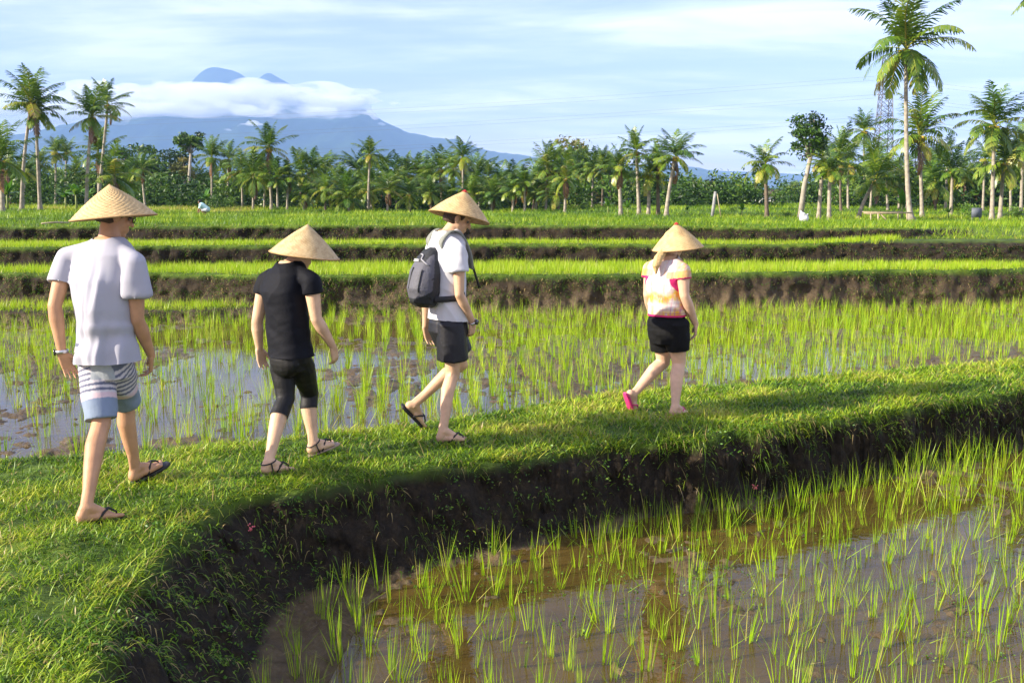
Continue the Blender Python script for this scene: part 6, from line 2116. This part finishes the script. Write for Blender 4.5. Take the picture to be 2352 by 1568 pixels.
# pink snail egg clusters on banks
EGG = pbr('snail_eggs', (0.75, 0.16, 0.19), 0.5, 0.4, noise=(60, 0.3))
eg = [(575, 1212, 0), (430, 1320, 0), (1295, 1102, 0), (1735, 1118, 0), (2025, 1030, 0)]
spots = []
for px, py, _ in eg:
    # walk down the ray to the bank
    dr = ray(px, py)
    for t in np.arange(3, 12, 0.01):
        p = np.array([0, 0, HC]) + dr * t
        if p[2] <= gz(p[0], p[1]) + 0.004: break
    spots.append(p)
for i, p in enumerate(spots):
    mb = MB()
    for k in range(16):
        c = p + rng.normal(0, 1, 3) * [0.010, 0.005, 0.017]
        mb.ell(c, np.diag([0.0055] * 3), 7, 5)
    where = ['upper egg cluster on the dark bank near the black clad woman', 'lower pink egg cluster on the dark bank left of the others', 'pink egg cluster on the bank below the backpack man', 'pink egg cluster on the bank below the woman in shorts', 'rightmost pink egg cluster on the leafy bank'][i]
    tag(link('snail_eggs', mb.mesh('eggs'), EGG), where, 'snail eggs', 'pink snail egg clusters on the bank')
# ================================================================== MOUNTAIN, CLOUD, HAZE
mpx = np.linspace(-900, 2700, 420)
CREST_A = ([-900, -300, 0, 200, 380, 560, 700, 760, 815, 845, 870, 905, 945, 1000, 1055, 1100, 1150, 1200, 1262, 1330, 1420, 1520, 1600, 1650, 1700, 1760, 2700],
           [420, 370, 325, 285, 255, 235, 236, 240, 244, 258, 274, 292, 309, 319, 325, 343, 353, 358, 369, 378, 384, 380, 386, 400, 414, 430, 440])
CREST_B = ([-900, 100, 300, 420, 466, 478, 490, 505, 520, 540, 562, 578, 596, 612, 626, 640, 660, 700, 800, 900, 2700],
           [430, 360, 300, 240, 190, 178, 171, 166, 165, 170, 176, 186, 194, 188, 178, 180, 192, 215, 280, 360, 440])
YA, YB = 6600.0, 7900.0
my = np.concatenate([np.linspace(3800, 6600, 70), np.linspace(6640, 7900, 36), np.linspace(7950, 9300, 14)])
PX, MY_ = np.meshgrid(mpx, my)
MX_ = (PX - CX) / F * MY_
ha = HC + (468 - np.interp(PX, *CREST_A)) / F * YA
hb = HC + (468 - np.interp(PX, *CREST_B)) / F * YB
g = fbm2(MX_ / 300, MY_ / 900, 91, 4); g2 = fbm2(MX_ / 120, MY_ / 260, 92, 4)
fa = np.where(MY_ < YA, ((MY_ - 3600) / (YA - 3600)).clip(0, 1) ** 1.5, (1 - (MY_ - YA) / 2600).clip(0, 1))
fbb = np.where(MY_ < YB, ((MY_ - 4200) / (YB - 4200)).clip(0, 1) ** 1.7, (1 - (MY_ - YB) / 2600).clip(0, 1))
edge = np.minimum(1, np.abs(MY_ - YA) / 300)
za = ha * fa + (g - 0.5) * 330 * fa * (1 - fa) * 4 * 0.6 + (g2 - 0.5) * 90 * fa * edge
zb = hb * fbb + (g - 0.5) * 120 * fbb * np.minimum(1, np.abs(MY_ - YB) / 300)
crisp = (fbm2(MX_ / 30, MY_ / 60, 93, 3) - 0.5) * 14
MZ_ = np.maximum(za, zb) + crisp * np.clip(fa + fbb, 0, 1)
nr_, nc_ = PX.shape
ii = (np.arange(nr_ - 1)[:, None] * nc_ + np.arange(nc_ - 1)[None]).ravel()
mm = mk('mountain', np.stack([MX_.ravel(), MY_.ravel(), MZ_.ravel() - 2], 1), np.stack([ii, ii + 1, ii + nc_ + 1, ii + nc_], 1), smooth=True)
FOREST = pbr('mountain_forest', (0.020, 0.040, 0.018), 0.95, 0.1, noise=(0.006, 0.5))
tag(link('mountain', mm, FOREST), kind='structure')

# cloud bank and low cloud on the mountain, as volumes inside the haze
mb = MB()


def puff(px, py, rx, ry, Y, depth=None):
    c = aty(px, py, Y); k = Y / F
    mb.ell(c, np.diag([rx * k, (depth or rx) * k, ry * k]), 14, 9)


CLOUDS = [
    (520, 226, 250, 44, 5900), (330, 230, 220, 46, 5950), (640, 228, 170, 40, 5900), (540, 198, 120, 11, 6300), (430, 200, 110, 12, 6300), (440, 248, 200, 22, 5700), (250, 252, 180, 26, 5750), (640, 250, 130, 20, 5700), (120, 240, 160, 40, 6000), (180, 236, 160, 34, 6000), (690, 226, 160, 30, 5900), (790, 226, 90, 20, 6000), (60, 244, 150, 38, 6000), (870, 236, 60, 9, 6300),
    (440, 204, 140, 13, 6100), (600, 206, 130, 13, 6100), (720, 208, 80, 13, 6200), (310, 206, 120, 14, 6200), (600, 198, 40, 8, 6700), (690, 252, 70, 16, 5800), (735, 268, 45, 16, 5700), (775, 258, 40, 12, 5750),
    (640, 252, 60, 12, 5800), (420, 250, 90, 8, 5600), (300, 252, 80, 8, 5600), (575, 284, 14, 10, 5500), (525, 294, 12, 8, 5400), (860, 270, 14, 9, 6200), (875, 284, 18, 7, 6000), (830, 258, 26, 8, 6200)]
for a in CLOUDS:
    for k in range(max(3, int(a[2] / 8))):
        u = rng.uniform(-1, 1)
        sc = math.sqrt(1 - u * u * 0.8)
        s = rng.uniform(0.25, 0.8)
        puff(a[0] + u * a[2] * 0.85, a[1] + rng.normal(0, 0.38) * a[3], a[3] * s * rng.uniform(1.6, 4.5), a[3] * s * sc * 0.75, a[4] + rng.uniform(-200, 200), depth=max(a[3], 24) * 1.2)
MIST, nt = new_mat('cloud_air')
o_ = N(nt, 'ShaderNodeOutputMaterial'); v_ = N(nt, 'ShaderNodeVolumePrincipled')
v_.inputs['Color'].default_value = (0.97, 0.98, 1.0, 1); v_.inputs['Density'].default_value = 0.010; v_.inputs['Anisotropy'].default_value = 0.0
nt.links.new(v_.outputs[0], o_.inputs['Volume'])
t_ = N(nt, 'ShaderNodeTexCoord'); mp_ = N(nt, 'ShaderNodeMapping'); mp_.inputs['Scale'].default_value = (0.0036, 0.0016, 0.0095)
n_ = N(nt, 'ShaderNodeTexNoise'); n_.inputs['Scale'].default_value = 1.0; n_.inputs['Detail'].default_value = 6; n_.inputs['Roughness'].default_value = 0.62
m_ = N(nt, 'ShaderNodeMapRange'); m_.interpolation_type = 'SMOOTHSTEP'
for a_, b_ in (('From Min', 0.36), ('From Max', 0.62), ('To Min', 0.0003), ('To Max', 0.013)): m_.inputs[a_].default_value = b_
nt.links.new(t_.outputs['Object'], mp_.inputs['Vector']); nt.links.new(mp_.outputs[0], n_.inputs['Vector'])
nt.links.new(n_.outputs['Fac'], m_.inputs['Value']); nt.links.new(m_.outputs[0], v_.inputs['Density'])
tag(link('clouds', fuse(mb, 'clouds', 16.0, 2), MIST), 'bank of white cloud clinging to the upper mountain', 'clouds', None, 'stuff')
mb = MB()
for a in [(930, 392, 60, 10, 5000), (985, 380, 40, 10, 5000), (1040, 384, 50, 9, 5000), (1100, 380, 60, 8, 5000), (1190, 384, 60, 8, 5000), (1240, 384, 30, 9, 5000), (870, 396, 50, 7, 5000), (800, 385, 40, 8, 5000), (700, 395, 60, 7, 5000)]:
    for k in range(8):
        s = rng.uniform(0.5, 1.0)
        puff(a[0] + rng.uniform(-1, 1) * a[2], a[1] + rng.normal(0, 0.35) * a[3], a[3] * s * 2.4, a[3] * s * 0.8, a[4] + rng.uniform(-120, 120), depth=24)
tag(link('clouds', fuse(mb, 'clouds', 11.0, 2), MIST), 'thin streaks of low cloud along the foot of the mountain', 'clouds', None, 'stuff')

mb = MB(); mb.box((0, 4600, 620), 9500, 4900, 622.2)
HAZE, nt = new_mat('haze_air')
o_ = N(nt, 'ShaderNodeOutputMaterial'); v_ = N(nt, 'ShaderNodeVolumePrincipled')
v_.inputs['Color'].default_value = (0.36, 0.58, 1.0, 1); v_.inputs['Density'].default_value = 0.00013; v_.inputs['Anisotropy'].default_value = -0.1
nt.links.new(v_.outputs[0], o_.inputs['Volume'])
tag(link('haze', mb.mesh('haze', smooth=False), HAZE), 'thin blue air between the fields and the mountain', 'haze', None, 'stuff')

# ================================================================== SKY, SUN, CAMERA
SUN_EL, LX_, LY_ = R_(26), 0.94, 0.342            # light travels towards (LX_, LY_)
w = bpy.data.worlds.new('World'); scn.world = w; w.use_nodes = True
nt = w.node_tree
for n in list(nt.nodes): nt.nodes.remove(n)
L = nt.links.new
out = N(nt, 'ShaderNodeOutputWorld'); bg = N(nt, 'ShaderNodeBackground'); L(bg.outputs[0], out.inputs[0])
sky = N(nt, 'ShaderNodeTexSky'); sky.sky_type = 'NISHITA'; sky.sun_disc = False
sky.sun_elevation = SUN_EL
sky.sun_rotation = math.atan2(-LX_, -LY_)          # azimuth of the sun measured from +Y towards +X
sky.air_density = 1.0; sky.dust_density = 0.6; sky.ozone_density = 1.5
bg.inputs['Strength'].default_value = 0.071
tc = N(nt, 'ShaderNodeTexCoord'); sx = N(nt, 'ShaderNodeSeparateXYZ'); L(tc.outputs['Generated'], sx.inputs[0])


def mth(op, a, b=None, c=None, clamp=False):
    n = N(nt, 'ShaderNodeMath', operation=op); n.use_clamp = clamp
    for i, v in enumerate((a, b, c)):
        if v is None: continue
        if isinstance(v, (int, float)): n.inputs[i].default_value = v
        else: L(v, n.inputs[i])
    return n.outputs[0]


den = mth('ADD', mth('MAXIMUM', sx.outputs[2], 0.0), 0.10)
cv = N(nt, 'ShaderNodeCombineXYZ'); L(mth('DIVIDE', sx.outputs[0], den), cv.inputs[0]); L(mth('DIVIDE', sx.outputs[1], den), cv.inputs[1])


def wn(scale, det, rough, dist=0.0, off=(0, 0, 0), sc=(1, 1, 1), rot=0.0):
    mp = N(nt, 'ShaderNodeMapping'); mp.inputs['Location'].default_value = off; mp.inputs['Scale'].default_value = sc; mp.inputs['Rotation'].default_value = (0, 0, rot)
    L(cv.outputs[0], mp.inputs['Vector'])
    t = N(nt, 'ShaderNodeTexNoise'); t.inputs['Scale'].default_value = scale; t.inputs['Detail'].default_value = det
    t.inputs['Roughness'].default_value = rough; t.inputs['Distortion'].default_value = dist
    L(mp.outputs[0], t.inputs['Vector'])
    return t.outputs['Fac']


c1 = wn(0.42, 9, 0.6, 0.8, (3.1, 1.7, 0), (1, 1.0, 1), 0.25)
c2 = wn(1.6, 9, 0.6, 0.3, (1.0, 8.2, 0), (0.5, 1.5, 1), 0.15)
cov = mth('MULTIPLY_ADD', c1, 0.62, mth('MULTIPLY', c2, 0.38))
mask = N(nt, 'ShaderNodeMapRange'); mask.interpolation_type = 'SMOOTHSTEP'; L(cov, mask.inputs['Value'])
mask.inputs['From Min'].default_value = 0.41; mask.inputs['From Max'].default_value = 0.59
mask.inputs['To Min'].default_value = 0.12; mask.inputs['To Max'].default_value = 0.97
shade = wn(0.9, 9, 0.62, 0.7, (7.7, 2.2, 0), (0.55, 1.4, 1), 0.12)
cc = ramp(nt, [(0.30, (4.2, 4.7, 6.9)), (0.47, (6.7, 6.9, 8.4)), (0.60, (10.2, 9.8, 9.9))]); L(shade, cc.inputs[0])
blue = N(nt, 'ShaderNodeVectorMath', operation='MULTIPLY'); L(sky.outputs[0], blue.inputs[0]); blue.inputs[1].default_value = (1.4, 1.08, 1.4)
mix = N(nt, 'ShaderNodeMix', data_type='RGBA'); L(mask.outputs[0], mix.inputs[0]); L(blue.outputs[0], mix.inputs[6]); L(cc.outputs[0], mix.inputs[7])
L(mix.outputs[2], bg.inputs['Color'])

sd = bpy.data.lights.new('sun', 'SUN'); sd.energy = 5.0; sd.angle = R_(0.5); sd.color = (1.0, 0.90, 0.74)
so = bpy.data.objects.new('sun', sd); col.objects.link(so)
dirv = Vector((LX_ * math.cos(SUN_EL), LY_ * math.cos(SUN_EL), -math.sin(SUN_EL)))
so.rotation_euler = dirv.to_track_quat('-Z', 'Y').to_euler(); so.location = (-20, -10, 14)

cam = bpy.data.cameras.new('camera'); cam.sensor_width = 36; cam.lens = F * 36 / 2352; cam.clip_start = 0.1; cam.clip_end = 40000
co = bpy.data.objects.new('camera', cam); col.objects.link(co)
co.location = (0, 0, HC); co.rotation_euler = (math.pi / 2 - PITCH, 0, 0)
scn.camera = co
scn.view_settings.view_transform = 'Standard'; scn.view_settings.look = 'None'; scn.view_settings.exposure = 1.28; scn.view_settings.gamma = 1.0
scn.view_settings.use_curve_mapping = False
scn.cycles.max_bounces = 8; scn.cycles.diffuse_bounces = 3; scn.cycles.glossy_bounces = 3; scn.cycles.transmission_bounces = 4; scn.cycles.volume_bounces = 5; scn.cycles.transparent_max_bounces = 12
scn.cycles.use_denoising = True
scn.cycles.denoiser = 'OPENIMAGEDENOISE'
